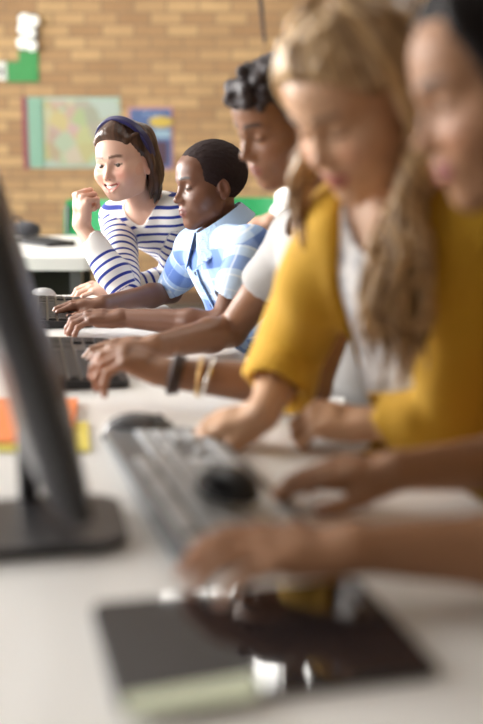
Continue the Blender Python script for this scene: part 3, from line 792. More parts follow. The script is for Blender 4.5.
def bangle(p, S, t, r, th, m, name, label, flat=None, tilt=.15, par=None):
    w = nrm(p.j['wr'+S]-p.j['el'+S]); c = lerp(p.j['el'+S], p.j['wr'+S], t); w = nrm(w+V(0, 0, tilt)); e1 = nrm(np.cross(w, V(0, 1, .1))); e2 = np.cross(w, e1)
    bm = bm_new(); bm_tube(bm, [c+(e1*math.cos(a)+e2*math.sin(a))*r-np.array(p.root.location) for a in np.linspace(0, 2*math.pi, 37)[:-1]], th, 10, closed=True, flat=flat)
    o = done(name, bm, m, p.root, True); tag(o, label); return o
bangle(Cc, 'L', .985, .0275, .0065, mat('dark_leather', (.035, .018, .016), .5), 'bracelet', 'dark brown cord bracelet at the wrist')
bangle(Cc, 'L', .94, .0278, .0040, mat('dark_leather', None), 'bracelet', 'thin dark bracelet')
bangle(Cc, 'L', .80, .0298, .0028, mat('brass', (.75, .52, .25), .3, 1.), 'bracelet', 'thin gold bracelet', tilt=.05)
bangle(Cc, 'L', .74, .0305, .0030, mat('steel_beads', (.8, .76, .70), .25, 1.), 'bracelet', 'pale metal bracelet', tilt=.25)

# ======== 4  blonde girl in the mustard cardigan
SK_A = V(.56, .33, .20)
cA = W(357, 104, 1.36); RA = frame(face_dir(53, 32), roll=math.radians(1))
j = dict(shR=W(346, 222, 1.48), shL=W(478, 236, 1.33), elR=W(285, 362, 1.60), wrR=W(264, 414, 1.47), elL=T(448, 424, .785), wrL=T(368, 424, .772))
hm = V(.36, 1.56, .53); rt = nrm((j['shR']-j['shL'])*V(1, 1, 0)); fw = V(-rt[1], rt[0], 0); fw = fw if fw[1] < 0 else -fw
hm = V(.40, 1.58, .53)
j.update(mk(hm, .08, nrm(fw+V(-.9, 0, 0)), rt, kneel=.30))
A_ = Person('person', 'blonde girl with long wavy hair in mustard yellow cardigan over a grey top, looking down', (hm[0], hm[1], 0), j,
            dict(c=cA, R=RA, s=.93, o=dict(smile=.4, cheek=1.04, jaw=.92, lips=1.0, blushw=.6)), SK_A, (.44, .15, .12), (.22, .13, .08), k=.90)
A_.set_hand('R', V(-.86, .22, -.28), V(-.25, -.35, 1), .96, curl=[(12, 24, 16), (38, 50, 30), (45, 55, 30), (50, 55, 30)])
A_.set_hand('L', V(-.92, .30, .05), V(.1, -.5, .9), .88, curl=[(50, 60, 30)]*4)
A_.body(.003, skin_mat('skin_fair'))
tp = Sub(A_.torso(.008), neckcut(A_, .066, .085), .006); A_.uk = np.linalg.norm(A_.mid-A_.hip); A = uv_attrs(A_)
A_.garment('grey_top', tp, .004, M_lace, 15, .003, (14, 50), A)
cd = Sub(A_.torso(.017), neckcut(A_, .066, .090), .008)
def openfront(P):
    lat = (P-A_.mid)@A_.right; t = (A_.mid-P)@A_.up; fr = (P-A_.mid)@A_.front
    return np.maximum(np.maximum(np.abs(lat-.022-.06*np.clip(t, 0, .3))-(.054+.16*np.clip(t, 0, .3)), fr-.15), .0-fr)
cd = Sub(cd, Fn(openfront), .01)
cd = U([cd, A_.arm('L', .019, 0, 1.92), A_.arm('R', .019, 0, 1.45)], .024)
for S, t in (('L', 1.86), ('R', 1.36)):
    a = lerp(j['el'+S], j['wr'+S], t-1); w = nrm(j['wr'+S]-j['el'+S]); cd = Sub(cd, Cone(a, a+w*.25, .038, .075), .006)
A_.garment('cardigan', cd, .004, M_yellow, 17, .009, (16, 70))
trousers(A_, M_dark, seed=10); shoes(A_, M_shoe, M_sole)
hair = []
cap = I(Ell((0, -.022, .040), (.087, .106, .095)), Plane((0, .050, .076), (0, .80, -.60)))
cap = I(cap, Plane((0, 0, -.05), (0, 0, -1)))
Xc = lambda pts: [cA+RA@(np.asarray(q, float))*.93 for q in pts]
rs = np.random.RandomState(7)
hair.append(X(cap, cA, RA, .93))
for i in range(24):                                   # swept front roll
    a = -1+2*i/23; x = a*.070; z0 = .078-.042*a*a; y0 = .070-.040*a*a; r_ = rs.uniform(.8, 1.15)
    hair.append(lock(Xc([(x, y0-.010, z0-.012), (x*1.03, y0+.000, z0+.006), (x*1.02, y0-.010, z0+.026*r_), (x, y0-.045, z0+.040), (x*.9, y0-.09, z0+.044)]), [.004, .011], None, 4, .003, i))
for ph in (0, 2.1, 4.2):                              # twist along the hairline
    pts_ = []
    for i in range(25):
        a = -1+2*i/24; w_h = ph+i*1.05; pts_.append((a*.078, .062-.058*a*a+.006*math.cos(w_h), .096-.060*a*a+.008*math.sin(w_h)))
    hair.append(lock(Xc(pts_), .0075, .0070, 2, 0, 0))
for i in range(64):                                   # long waves over her left shoulder and chest
    dx = rs.uniform(-1, 1); dy = rs.uniform(-1, 1); e_ = rs.uniform(-45, 22)
    hair.append(lock([cA+RA@V(-.03+.01*dx, .02+.03*dy, .118)*.93, cA+RA@V(-.083, -.006+.034*dy, .062)*.93, cA+RA@V(-.090, -.022+.030*dy, -.015)*.93,
                      W(406+15*dx, 200, 1.31+.03*dy), W(401+29*dx, 258, 1.28+.022*dy), W(397+34*dx, 318, 1.29+.02*dy), W(395+28*dx, 368+e_, 1.31+.02*dy)], rs.uniform(.0038, .0065), .003, 5, rs.uniform(.005, .011), 100+i, rs.uniform(1.8, 3.2)))
for i in range(18):                                   # hair behind the far cheek
    dx = rs.uniform(-1, 1); dy = rs.uniform(-1, 1)
    hair.append(lock([cA+RA@V(.03, .02+.03*dy, .115)*.93, cA+RA@V(.079, .018+.03*dy, .058)*.93, cA+RA@V(.082, .008+.025*dy, -.02)*.93,
                      W(301+9*dx, 172, 1.45+.015*dy), W(301+12*dx, 212, 1.47+.01*dy), W(312+12*dx, 255+16*dy, 1.46)], rs.uniform(.0035, .006), .003, 5, .006, 200+i, 2.4))
for i in range(26):                                   # back of the head
    ph = math.radians(15+150*i/25); x, y = math.cos(ph)*.088, -.022-math.sin(ph)*.105
    hair.append(lock(Xc([(x*.3, y*.4, .125), (x*.9, y*.9, .09), (x*1.05, y*1.05, .02), (x*1.0, y*1.1-.01, -.06), (x*.8, y*1.2-.02, -.16)]), .011, .007, 4, .004, 300+i))
for i in range(60):                                   # loose strands over the crown
    ph = rs.uniform(0, 6.28); x, y = math.cos(ph), math.sin(ph)
    if y > .55: continue
    hair.append(lock(Xc([(x*.02, y*.02-.01, .140), (x*.06, y*.07-.02, .118), (x*.090, y*.105-.02, .065), (x*.096, y*.112-.02, .0)]), .0035, .0025, 4, .003, 500+i))
hair = Disp(U(hair, .0035), sinnoise(19, 10, 160, 500, (1, 1, .3)), .0012)
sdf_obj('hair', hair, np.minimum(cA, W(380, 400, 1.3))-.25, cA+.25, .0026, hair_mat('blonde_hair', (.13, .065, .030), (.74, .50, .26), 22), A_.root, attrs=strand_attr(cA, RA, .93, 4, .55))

# ======== 5  dark-haired girl nearest the camera
SK_N = V(.33, .168, .090)
cN = W(503, 88, 1.10); RN = frame(face_dir(84, 17), roll=math.radians(0))
j = dict(shR=V(.47, 1.20, .96), shL=V(.52, .92, .95), elR=T(505, 458, .775)+V(.05, 0, 0), wrR=T(398, 471, .775), elL=T(560, 552, .775), wrL=T(356, 548, .785))
hm = V(.56, 1.12, .53); rt = nrm((j['shR']-j['shL'])*V(1, 1, 0)); fw = V(-rt[1], rt[0], 0); fw = fw if fw[0] < 0 else -fw
j.update(mk(hm, .085, fw, rt))
Np = Person('person', 'dark-haired girl in profile at the right edge, bare forearms on the near table', (hm[0], hm[1], 0), j,
            dict(c=cN, R=RN, s=.95, o=dict(smile=.4, cheek=1.0, jaw=.92, lips=1.2, blushw=.5)), SK_N, (.28, .09, .08), (.02, .012, .01), k=.94)
Np.set_hand('R', V(-1, .12, -.05), V(-.02, -.25, 1), .90, curl=[(8, 20, 12), (16, 28, 18), (22, 32, 20), (28, 34, 20)])
Np.set_hand('L', V(-1, .08, -.02), V(-.06, -.22, 1), .93, curl=[(8, 22, 14), (12, 24, 14), (14, 26, 16), (18, 28, 18)])
Np.body(.003, skin_mat('skin_tan', .55, .04, .3), palm=(1.15, 1.15, 1.15))
sh = U([Np.torso(.012), Np.arm('L', .014, 0, .8), Np.arm('R', .014, 0, .8)], .024)
sh = Sub(sh, neckcut(Np, .056, .066), .006)
for S in 'LR':
    a = lerp(j['sh'+S], j['el'+S], .66); w = nrm(j['el'+S]-j['sh'+S]); sh = Sub(sh, Cone(a, a+w*.2, .045, .07), .002)
Np.garment('tshirt', sh, .005, M_olive, 22, .005, (14, 60))
trousers(Np, M_dark, seed=14, h=.007); shoes(Np, M_shoe, M_sole)
hair = [I(I(Ell((0, -.026, .036), (.084, .102, .090)), Plane((0, .052, .070), (0, .80, -.60))), Plane((0, 0, -.05), (0, 0, -1)))]
for i in range(14):
    a = -1+2*i/13; x = a*.068; z0 = .076-.048*a*a; y0 = .062-.036*a*a
    hair.append(lock([(x, y0-.014, z0-.010), (x*1.02, y0-.008, z0+.008), (x, y0-.03, z0+.020), (x*.95, y0-.08, z0+.026)], [.004, .010], None, 4, .001, i))
for s in (-1, 1):
    for i in range(8):
        d_ = i*.008; hair.append(lock([(s*.012, .030-d_, .120), (s*.058, .052-d_, .080), (s*.078, .036-d_, .030), (s*.082, .020-d_*.6, -.03), (s*.082, .004-d_*.5, -.10), (s*.080, -.01-d_*.4, -.18)], .009, .008, 4, .0015, 70+i))
for i in range(26):
    ph = math.radians(-6+192*i/25); x, y = math.cos(ph)*.082, -.022-math.sin(ph)*.10
    hair.append(lock([(x*.3, y*.4, .120), (x*.9, y*.9, .085), (x*1.05, y*1.04, .02), (x*1.05, y*1.06-.01, -.07), (x*.95, y*1.05-.03, -.17), (x*.8, y-.05, -.26)], .016, .010, 4, .002, 40+i))
hair = Disp(U(hair, .006), sinnoise(29, 10, 120, 400, (1, 1, .3)), .0012)
sdf_obj('hair', X(hair, cN, RN, .95), cN-.35, cN+.25, .0035, hair_mat('black_hair', (.005, .004, .004), (.014, .010, .010), 60, .6), Np.root, attrs=strand_attr(cN, RN, .95, 5))

# ======== 6  pupil far behind, mostly hidden
shl = W(300, 200, 4.60); cH = V(.27, 4.70, 1.125)
j = dict(shL=shl, shR=shl+V(-.04, .27, .0), elL=W(268, 222, 4.56), wrL=V(-.08, 4.60, .80), elR=V(.17, 4.98, .80), wrR=V(.0, 4.92, .79))
hm = V(.36, 4.76, .53); rt = nrm((j['shR']-j['shL'])*V(1, 1, 0)); fw = V(-rt[1], rt[0], 0); fw = fw if fw[0] < 0 else -fw
j.update(mk(hm, .08, fw, rt))
H_ = Person('person', 'pupil in white T-shirt at the back, only sleeve and arm showing between the boys', (hm[0], hm[1], 0), j,
            dict(c=cH, R=frame(face_dir(70, 20)), s=.93, o=dict()), V(.55, .33, .24), (.5, .2, .18), (.08, .05, .03), k=.88)
H_.set_hand('L', V(-1, .1, -.1), V(0, -.1, 1), .88); H_.set_hand('R', V(-1, .1, -.05), V(0, -.1, 1), .88)
H_.body(.0042, skin_mat('skin_fair'))
sh = U([H_.torso(.012), H_.arm('L', .014, 0, .62), H_.arm('R', .014, 0, .7)], .024); sh = Sub(sh, neckcut(H_, .056, .066), .006)
H_.garment('tshirt', sh, .006, mat('white_cotton', (.85, .83, .80), .85), 32, .004)
trousers(H_, M_dark, seed=24, h=.008); shoes(H_, M_shoe, M_sole)
sdf_obj('hair', X(Disp(I(Ell((0, -.019, .037), (.083, .100, .090)), Fn(lambda P: np.maximum(np.minimum(.058-P[:, 2], P[:, 1]-.0), -.052-P[:, 2])), .004), sinnoise(3, 12, 100, 300), .003), cH, H_.hd['R'], .93), cH-.2, cH+.2, .005, hair_mat('brown_hair', None, None), H_.root, attrs=strand_attr(cH, H_.hd['R'], .93, 6))
# ------------------------------------------------------------------ the classroom
H = 3.45; XL, XR, Y0, Y1 = -3.7, 3.3, -2.6, 8.3
def struct(name, bm, m, **k): return tag(done(name, bm, m, **k), kind='structure')
def brick(name, c1, c2, mo, sx=.235, sy=.085):
    m = bpy.data.materials.new(name); m.use_nodes = True; n = NT(m)
    tc = n.node('ShaderNodeTexCoord'); sp = n.node('ShaderNodeSeparateXYZ'); n.nt.links.new(tc.outputs['Object'], sp.inputs[0])
    cb = n.node('ShaderNodeCombineXYZ'); n.put(cb.inputs[0], n.m('ADD', sp.outputs[0], sp.outputs[1])); n.put(cb.inputs[1], sp.outputs[2])
    b = n.node('ShaderNodeTexBrick'); n.nt.links.new(cb.outputs[0], b.inputs['Vector'])
    b.inputs['Scale'].default_value = 1; b.inputs['Brick Width'].default_value = sx; b.inputs['Row Height'].default_value = sy
    b.inputs['Mortar Size'].default_value = .007; b.inputs['Mortar Smooth'].default_value = .2; b.inputs['Bias'].default_value = -.1
    b.inputs['Color1'].default_value = (*c1, 1); b.inputs['Color2'].default_value = (*c2, 1); b.inputs['Mortar'].default_value = (*mo, 1)
    t = n.node('ShaderNodeTexNoise'); t.inputs['Scale'].default_value = 3.5; t.inputs['Detail'].default_value = 6; n.nt.links.new(tc.outputs['Object'], t.inputs['Vector'])
    t2 = n.node('ShaderNodeTexNoise'); t2.inputs['Scale'].default_value = 45; n.nt.links.new(tc.outputs['Object'], t2.inputs['Vector'])
    mr = n.node('ShaderNodeMapRange'); mr.inputs['To Min'].default_value = .72; mr.inputs['To Max'].default_value = 1.28
    n.put(mr.inputs['Value'], n.m('MULTIPLY_ADD', t2.outputs['Fac'], .4, n.m('MULTIPLY', t.outputs['Fac'], .6)))
    vm = n.node('ShaderNodeVectorMath', operation='SCALE'); n.nt.links.new(b.outputs['Color'], vm.inputs[0]); n.put(vm.inputs['Scale'], mr.outputs[0])
    n.put(n.b.inputs['Base Color'], vm.outputs[0]); n.b.inputs['Roughness'].default_value = .8
    bp = n.node('ShaderNodeBump'); bp.inputs['Strength'].default_value = .6; bp.inputs['Distance'].default_value = .01; bp.invert = True
    n.put(bp.inputs['Height'], b.outputs['Fac']); n.nt.links.new(bp.outputs[0], n.b.inputs['Normal']); return m
M_brick = brick('face_brick', (.48, .315, .150), (.29, .165, .078), (.24, .16, .09))
M_plaster = mat('cream_plaster', (.45, .40, .33), .9, noise=.05, nscale=3)
M_ceil = mat('white_ceiling', (.50, .49, .47), .9, noise=.03, nscale=4)
M_floor = mat('dark_vinyl', (.105, .10, .085), .45, noise=.25, nscale=6)
bm = bm_new(); bm_box(bm, ((XL+XR)/2, (Y0+Y1)/2, -.05), (XR-XL+.4, Y1-Y0+.4, .1)); struct('floor', bm, M_floor)
bm = bm_new(); bm_box(bm, ((XL+XR)/2, (Y0+Y1)/2, H+.05), (XR-XL+.4, Y1-Y0+.4, .1)); struct('ceiling', bm, M_ceil)
bm = bm_new(); bm_box(bm, ((XL+XR)/2, Y1+.1, H/2), (XR-XL+.4, .2, H)); struct('wall_back', bm, M_brick)
bm = bm_new(); bm_box(bm, ((XL+XR)/2, Y0-.1, H/2), (XR-XL+.4, .2, H)); struct('wall_front', bm, M_plaster)
bm = bm_new(); bm_box(bm, (XR+.1, (Y0+Y1)/2, H/2), (.2, Y1-Y0, H)); struct('wall_right', bm, M_brick)
wins = [(-1.6, .2), (.7, 2.7), (3.2, 5.2), (5.6, 7.3)]; WZ0, WZ1 = .95, 2.85
bm = bm_new(); ys = [Y0]+[q for w in wins for q in w]+[Y1]
for a, b in zip(ys[::2], ys[1::2]): bm_box(bm, (XL-.1, (a+b)/2, H/2), (.2, b-a, H))
for a, b in wins:
    bm_box(bm, (XL-.1, (a+b)/2, WZ0/2), (.2, b-a, WZ0)); bm_box(bm, (XL-.1, (a+b)/2, (WZ1+H)/2), (.2, b-a, H-WZ1))
struct('wall_left', bm, M_brick)
M_frame = mat('window_paint', (.75, .75, .73), .5)
M_glass = bpy.data.materials.new('window_glass'); M_glass.use_nodes = True
nt = M_glass.node_tree; nt.nodes.remove(nt.nodes['Principled BSDF']); tr = nt.nodes.new('ShaderNodeBsdfTransparent'); gl = nt.nodes.new('ShaderNodeBsdfGlossy'); gl.inputs['Roughness'].default_value = .02
mx = nt.nodes.new('ShaderNodeMixShader'); mx.inputs[0].default_value = .06; nt.links.new(tr.outputs[0], mx.inputs[1]); nt.links.new(gl.outputs[0], mx.inputs[2]); nt.links.new(mx.outputs[0], nt.nodes['Material Output'].inputs[0])
for i, (a, b) in enumerate(wins):
    bm = bm_new(); yc = (a+b)/2; zc = (WZ0+WZ1)/2; t = .05
    for y in (a+t/2, b-t/2, yc-t/2+.025): bm_box(bm, (XL-.06, y, zc), (.06, t, WZ1-WZ0))
    for z in (WZ0+t/2, WZ1-t/2, WZ0+.62*(WZ1-WZ0)): bm_box(bm, (XL-.06, yc, z), (.055, b-a, t))
    w = struct('window_%d' % (i+1), bm, M_frame)
    bm = bm_new(); bm_box(bm, (XL-.07, yc, zc), (.006, b-a-.02, WZ1-WZ0-.02)); done('pane', bm, M_glass, w)
    bm = bm_new(); bm_box(bm, (XL+.02, yc, WZ0-.02), (.24, b-a+.06, .035), bev=.006); done('window_sill', bm, M_frame, w)
    L = bpy.data.lights.new('daylight', 'AREA'); L.shape = 'RECTANGLE'; L.size = b-a; L.size_y = WZ1-WZ0; L.energy = WIN_E[i]; L.color = (1.0, .98, .95)
    o = bpy.data.objects.new('daylight', L); C.objects.link(o); o.location = (XL-.30, yc, zc+.1); o.rotation_euler = (0, math.radians(-90+14), 0)
w_ = bpy.data.worlds.new('sky'); bpy.context.scene.world = w_; w_.use_nodes = True; nt = w_.node_tree
sk = nt.nodes.new('ShaderNodeTexSky'); sk.sky_type = 'NISHITA'; sk.sun_disc = False; sk.sun_elevation = math.radians(38); sk.sun_rotation = math.radians(120)
nt.links.new(sk.outputs[0], nt.nodes['Background'].inputs[0]); nt.nodes['Background'].inputs[1].default_value = .15
for nm, y in (('baseboard_back', Y1-.01),):
    bm = bm_new(); bm_box(bm, ((XL+XR)/2, y, .05), (XR-XL, .02, .10)); struct(nm, bm, mat('skirting', (.12, .07, .04), .5))
# mirror helper: the point of the ceiling that the table top mirrors at a pixel
def mirror(px, py, z=H, zt=TZ+.008):
    p = T(px, py, zt); d = ray(px, py); d = V(d[0], d[1], -d[2]); return p+d*((z-p[2])/d[2])
M_lamp = mat('lamp_diffuser', (.9, .9, .88), .5, emit=(1, .97, .92), estr=LAMP)
M_lampf = mat('lamp_frame', (.7, .7, .7), .4)
def lamp(x, y, sx, sy, rz, label):
    e = empty('ceiling_light', (x, y, H), label, 'ceiling light', 'ceiling lights', rz)
    bm = bm_new()
    for s in (-1, 1): bm_box(bm, (s*(sx/2+.012), 0, -.025), (.024, sy+.048, .05)); bm_box(bm, (0, s*(sy/2+.012), -.025), (sx, .024, .05))
    bm_box(bm, (0, 0, -.004), (sx, sy, .008)); done('frame', bm, M_lampf, e)
    bm = bm_new(); bm_box(bm, (-sx*.25-.01, 0, -.03), (sx*.5-.03, sy-.01, .02)); done('diffuser', bm, M_lamp, e)
    bm = bm_new(); bm_box(bm, (sx*.25+.01, 0, -.03), (sx*.5-.03, sy-.01, .02)); done('diffuser', bm, M_lamp, e)
m1 = mirror(281, 666); m2 = mirror(215, 600)
lamp(m1[0], m1[1]-.1, .34, 1.2, math.radians(-3), 'ceiling lamp with two panels above the middle of the room')
lamp(m2[0]-.05, m2[1]+.15, .70, .40, .1, 'ceiling lamp with two wide panels nearer the brick back wall')
lamp(-1.8, 3.4, .6, 1.2, 0, 'ceiling lamp with two panels along the window side')
lamp(1.6, 3.4, .6, 1.2, 0, 'ceiling lamp with two panels along the right wall')

# ---- the table
TD = nrm(V(-.275, .96, 0)); TN = V(TD[1], -TD[0], 0)       # along the table, towards the seated side
TA = math.atan2(TD[1], TD[0])                              # rotation of local x
edge0 = V(-.005, 2.22, 0)
def tab(s, n): return edge0+TD*s-TN*n                      # s along, n inwards from the seated edge
s_far = (3.18-2.22)/TD[1]; s_near = -(2.22-.30)/TD[1]; TWID = .95
tc_ = tab((s_far+s_near)/2, TWID/2)
desk = empty('table', (tc_[0], tc_[1], 0), 'long white computer table the children lean on', 'table', rz=TA)
M_top = mat('white_laminate', (.76, .745, .72), .36, noise=.025, nscale=5, spec=.45); M_edge = mat('grey_edging', (.42, .41, .40), .5); M_leg = mat('grey_steel', (.25, .25, .26), .35, .8)
LT = s_far-s_near
bm = bm_new(); bm_prism(bm, rrect(LT, TWID, .03), TZ-.025, TZ, .002); done('table_top', bm, M_top, desk)
bm = bm_new(); bm_box(bm, (0, .0, TZ-.055), (LT-.2, TWID-.25, .05)); done('apron', bm, M_leg, desk)
for sx in (-1, 0, 1):
    for sy in (-1, 1):
        bm = bm_new(); bm_box(bm, (sx*(LT/2-.13), sy*(TWID/2-.09), (TZ-.026)/2), (.04, .04, TZ-.026), bev=.006); done('leg', bm, M_leg, desk)

# ---- keyboards
M_kb = mat('black_plastic', (.014, .014, .016), .35, spec=.4); M_key = mat('black_key', (.020, .020, .023), .42, spec=.35); M_kbg = mat('grey_plastic', (.13, .14, .15), .30); M_keyg = mat('grey_key', (.70, .73, .76), .25)
kc = {}
def key_mesh(m, nm):
    if nm in kc: return kc[nm]
    bm = bm_new(); r = bmesh.ops.create_cube(bm, size=1.); 
    for v in r['verts']:
        v.co = (v.co.x*.0165, v.co.y*.0165, v.co.z*.008+.004)
        if v.co.z > .004: v.co.x *= .78; v.co.y *= .80
    bmesh.ops.bevel(bm, geom=bm.edges[:], offset=.0009, segments=2, affect='EDGES')
    me = bpy.data.meshes.new('key'); bm.to_mesh(me); bm.free(); me.materials.append(m)
    for p in me.polygons: p.use_smooth = True
    me.set_sharp_from_angle(angle=math.radians(35)); kc[nm] = me; return me
def keyboard(loc, rz, Lk, Wk, label, grey=False):
    e = empty('keyboard', loc, label, 'keyboard', 'computer keyboards', rz)
    M1, M2 = (M_kbg, M_keyg) if grey else (M_kb, M_key)
    bm = bm_new(); r = rrect(Lk, Wk, .012); a = [bm.verts.new((x, y, .001)) for x, y in r]; b = [bm.verts.new((x, y, .012+.010*(y/Wk+.5))) for x, y in r]
    bm.faces.new(a[::-1]); f = bm.faces.new(b)
    for i in range(len(a)): bm.faces.new((a[i], a[(i+1) % len(a)], b[(i+1) % len(a)], b[i]))
    bmesh.ops.bevel(bm, geom=list(f.edges), offset=.003, segments=3, affect='EDGES'); done('case', bm, M1, e, True)
    km = key_mesh(M2, 'g' if grey else 'b'); u = .0190*Lk/.445; x0 = -Lk/2+.010+u/2; n = 0
    dy = (Wk-.022)/6.3; ytop = Wk/2-.014-dy*.3
    rows = [[1, 0]+[1]*4+[.5, 0]+[1]*4+[.5, 0]+[1]*4, [1]*13+[2], [1.5]+[1]*12+[1.5], [1.75]+[1]*11+[2.25], [2.25]+[1]*10+[2.75], [1.25, 1.25, 1.25, 6.25, 1.25, 1.25, 1.25, 1.25]]
    def put(x, y, w, h=1.):
        o = bpy.data.objects.new('key', km); C.objects.link(o); o.parent = e
        o.location = (x, y, .0085+.010*(y/Wk+.5)); o.scale = ((w*u-.0025)/.0165, (h*dy-.0022)/.0165, 1); o.rotation_euler = (math.atan(.010/Wk), 0, 0)
    for r_, row in enumerate(rows):
        x = x0-u/2; y = ytop-dy*(r_+(.25 if r_ else 0)); k = 0
        while k < len(row):
            w = row[k]
            if r_ == 0 and k+1 < len(row) and row[k+1] == 0 and w == 1: put(x+u/2, y, 1); x += 2*u; k += 2; continue
            if r_ == 0 and w == .5: x += .5*u; k += 2; continue
            put(x+w*u/2, y, w); x += w*u; k += 1
    xn = x0-u/2+15.3*u
    for r_ in (1, 2):
        for c_ in range(3): put(xn+(c_+.5)*u, ytop-dy*(r_+.25), 1)
    for c_ in range(3): put(xn+(c_+.5)*u, ytop-dy*5.25, 1)
    put(xn+1.5*u, ytop-dy*4.25, 1)
    xm = xn+3.3*u
    for r_ in range(1, 6):
        for c_ in range(3): put(xm+(c_+.5)*u, ytop-dy*(r_+.25), 1)
    return e
KA = math.atan2(.97, -.25)
def kb_at(near_left, near_right, Lk, ang, **k):
    pass
def place_kb(cx, cy, ang, Lk, Wk, label, grey=False): return keyboard((cx, cy, TZ), ang, Lk, Wk, label, grey)
place_kb(-.052, 1.275, math.atan2(.506, -.140), .50, .155, 'grey keyboard in the foreground, its light keys under the nearest hands', True)
place_kb(-.318, 2.065, math.atan2(.48, -.095), .46, .165, 'black keyboard under the hands of the boy with bracelets')
place_kb(-.465, 2.735, math.atan2(.48, -.085), .46, .165, 'black keyboard farthest along the table, under the hands of the boy in blue plaid')
# ---- mice
def mouse(p, d, label, m, m2, L=.105, z=TZ, sc=1.):
    d = nrm(d); e = empty('computer_mouse', (p[0], p[1], z), label, 'computer mouse', rz=math.atan2(d[1], d[0])); e.scale = (sc, sc, sc)
    R = np.eye(3); t = I(U([Ell((-.012, 0, .004), (L*.40, .031, .033)), Ell((.018, 0, .003), (L*.36, .028, .026))], .02), Plane((0, 0, .001), (0, 0, -1)))
    bt = I(t, Plane((.012, 0, 0), (-1, 0, 0))); bt = Sub(bt, Fn(lambda P: np.abs(P[:, 1])-.0008)); bdy = I(t, Plane((.011, 0, 0), (1, 0, 0)))
    def loc(name, tree, mm):
        pts, F = surface(tree, (-.09, -.09, -.02), (.09, .09, .07), .0018); me = np_mesh(name, relax(pts, F), F); me.materials.append(mm)
        o = bpy.data.objects.new(name, me); C.objects.link(o); o.parent = e; return o
    loc('shell', bdy, m); loc('button', bt, m2)
    bm = bm_new(); bm_tube(bm, [(.030, -.004, .026), (.030, .004, .026)], .007, 16); done('scroll_wheel', bm, M_kb, e, True)
    return e
mouse(T(139, 438), V(1, .30, 0), 'dark grey mouse at the far corner of the foreground keyboard', mat('mouse_grey', (.11, .11, .12), .25), M_kb)
mouse(T(42, 298), V(-1, .2, 0), 'pale grey mouse beyond the farthest keyboard', mat('mouse_silver', (.38, .38, .38), .3), mat('mouse_silver', None), sc=.78)
mouse(T(228, 494, TZ+.03), V(-.5, .8, 0), 'black mouse lying on the foreground keyboard between the hands', M_kb, M_kb, z=TZ+.031, sc=.88)
# ---- monitor
ma = math.atan2(.98, -.200)
near = V(-.150, 1.00, 0)
mon = empty('monitor', (near[0]+math.cos(ma)*.24, near[1]+math.sin(ma)*.24, TZ), 'black computer monitor seen edge-on at the left of the photo', 'monitor', rz=ma)
# local x along the screen (away from the camera), local -y towards the pupils (screen side)
M_mon = mat('monitor_plastic', (.018, .017, .019), .36); M_monb = mat('monitor_back', (.032, .030, .034), .35)
tl = math.radians(14.5); Rt = Matrix.Rotation(-tl, 3, 'X'); zc = .055+.145
def tiltM(): return Matrix.Translation((0, 0, .05)) @ Matrix.Rotation(-tl, 4, 'X')
Mt = tiltM()
bm = bm_new(); bm_box(bm, (0, 0, .1725), (.48, .022, .345), bev=.004); done('bezel', bm, M_mon, mon, False, Mt)
bm = bm_new(); bm_box(bm, (0, -.0115, .178), (.445, .002, .30)); done('screen', bm, mat('screen_glass', (.012, .013, .016), .4, spec=.3), mon, False, Mt)
bm = bm_new(); o1 = [bm.verts.new((x, .010, z)) for x, z in ((-.236, .006), (.236, .006), (.236, .338), (-.236, .338))]; o2 = [bm.verts.new((x, .026, z)) for x, z in ((-.222, .020), (.222, .020), (.222, .322), (-.222, .322))]; o3 = [bm.verts.new((x, .042, z)) for x, z in ((-.13, .05), (.13, .05), (.13, .28), (-.13, .28))]
for A_q, B_q in ((o1, o2), (o2, o3)):
    for i in range(4): bm.faces.new((A_q[i], A_q[(i+1) % 4], B_q[(i+1) % 4], B_q[i]))
bm.faces.new(o1[::-1]); bm.faces.new(o3); bmesh.ops.bevel(bm, geom=bm.edges[:], offset=.004, segments=2, affect='EDGES'); done('back_cover', bm, M_monb, mon, False, Mt)
bm = bm_new(); bm_box(bm, (0, .050, .075), (.070, .024, .15), bev=.008); nk = done('neck', bm, M_mon, mon)
bm = bm_new(); bm_prism(bm, rrect(.165, .20, .03, cx=-.105, cy=.050), .001, .013, .004); done('base', bm, M_mon, mon)
# ---- paper things
def flat_thing(name, pts, z0, z1, m, label, cat, group=None, bev=0.):
    c = np.mean(pts, 0); bm = bm_new(); bm_prism(bm, [(p[0]-c[0], p[1]-c[1]) for p in pts], 0, z1-z0, bev)
    o = done(name, bm, m); o.location = (c[0], c[1], z0); return tag(o, label, cat, group)
q = lambda *a: [T(x, y)[:2] for x, y in a]
flat_thing('folder', [(-.62, 1.47), (-.235, 1.47), (-.265, 1.74), (-.62, 1.74)], TZ+.0045, TZ+.0085, mat('orange_card', (.80, .22, .05), .6), 'orange paper folder on the table behind the monitor', 'folder')
flat_thing('notebook', [(-.60, 1.44), (-.205, 1.44), (-.230, 1.60), (-.60, 1.60)], TZ+.0008, TZ+.0042, mat('yellow_card', (.72, .60, .10), .6), 'yellow notebook sticking out under the orange folder', 'notebook')
flat_thing('paper_sheet', q((262, 448), (336, 452), (345, 398), (300, 396)), TZ+.0006, TZ+.0012, mat('white_paper', (.90, .90, .89), .7), 'white paper sheet under the wrists of the blonde girl', 'paper sheet')
flat_thing('paper_slip', q((105, 372), (128, 378), (140, 358), (112, 352)), TZ+.0006, TZ+.0012, mat('white_paper', None), 'small white paper slip beside the middle keyboard', 'paper slip')
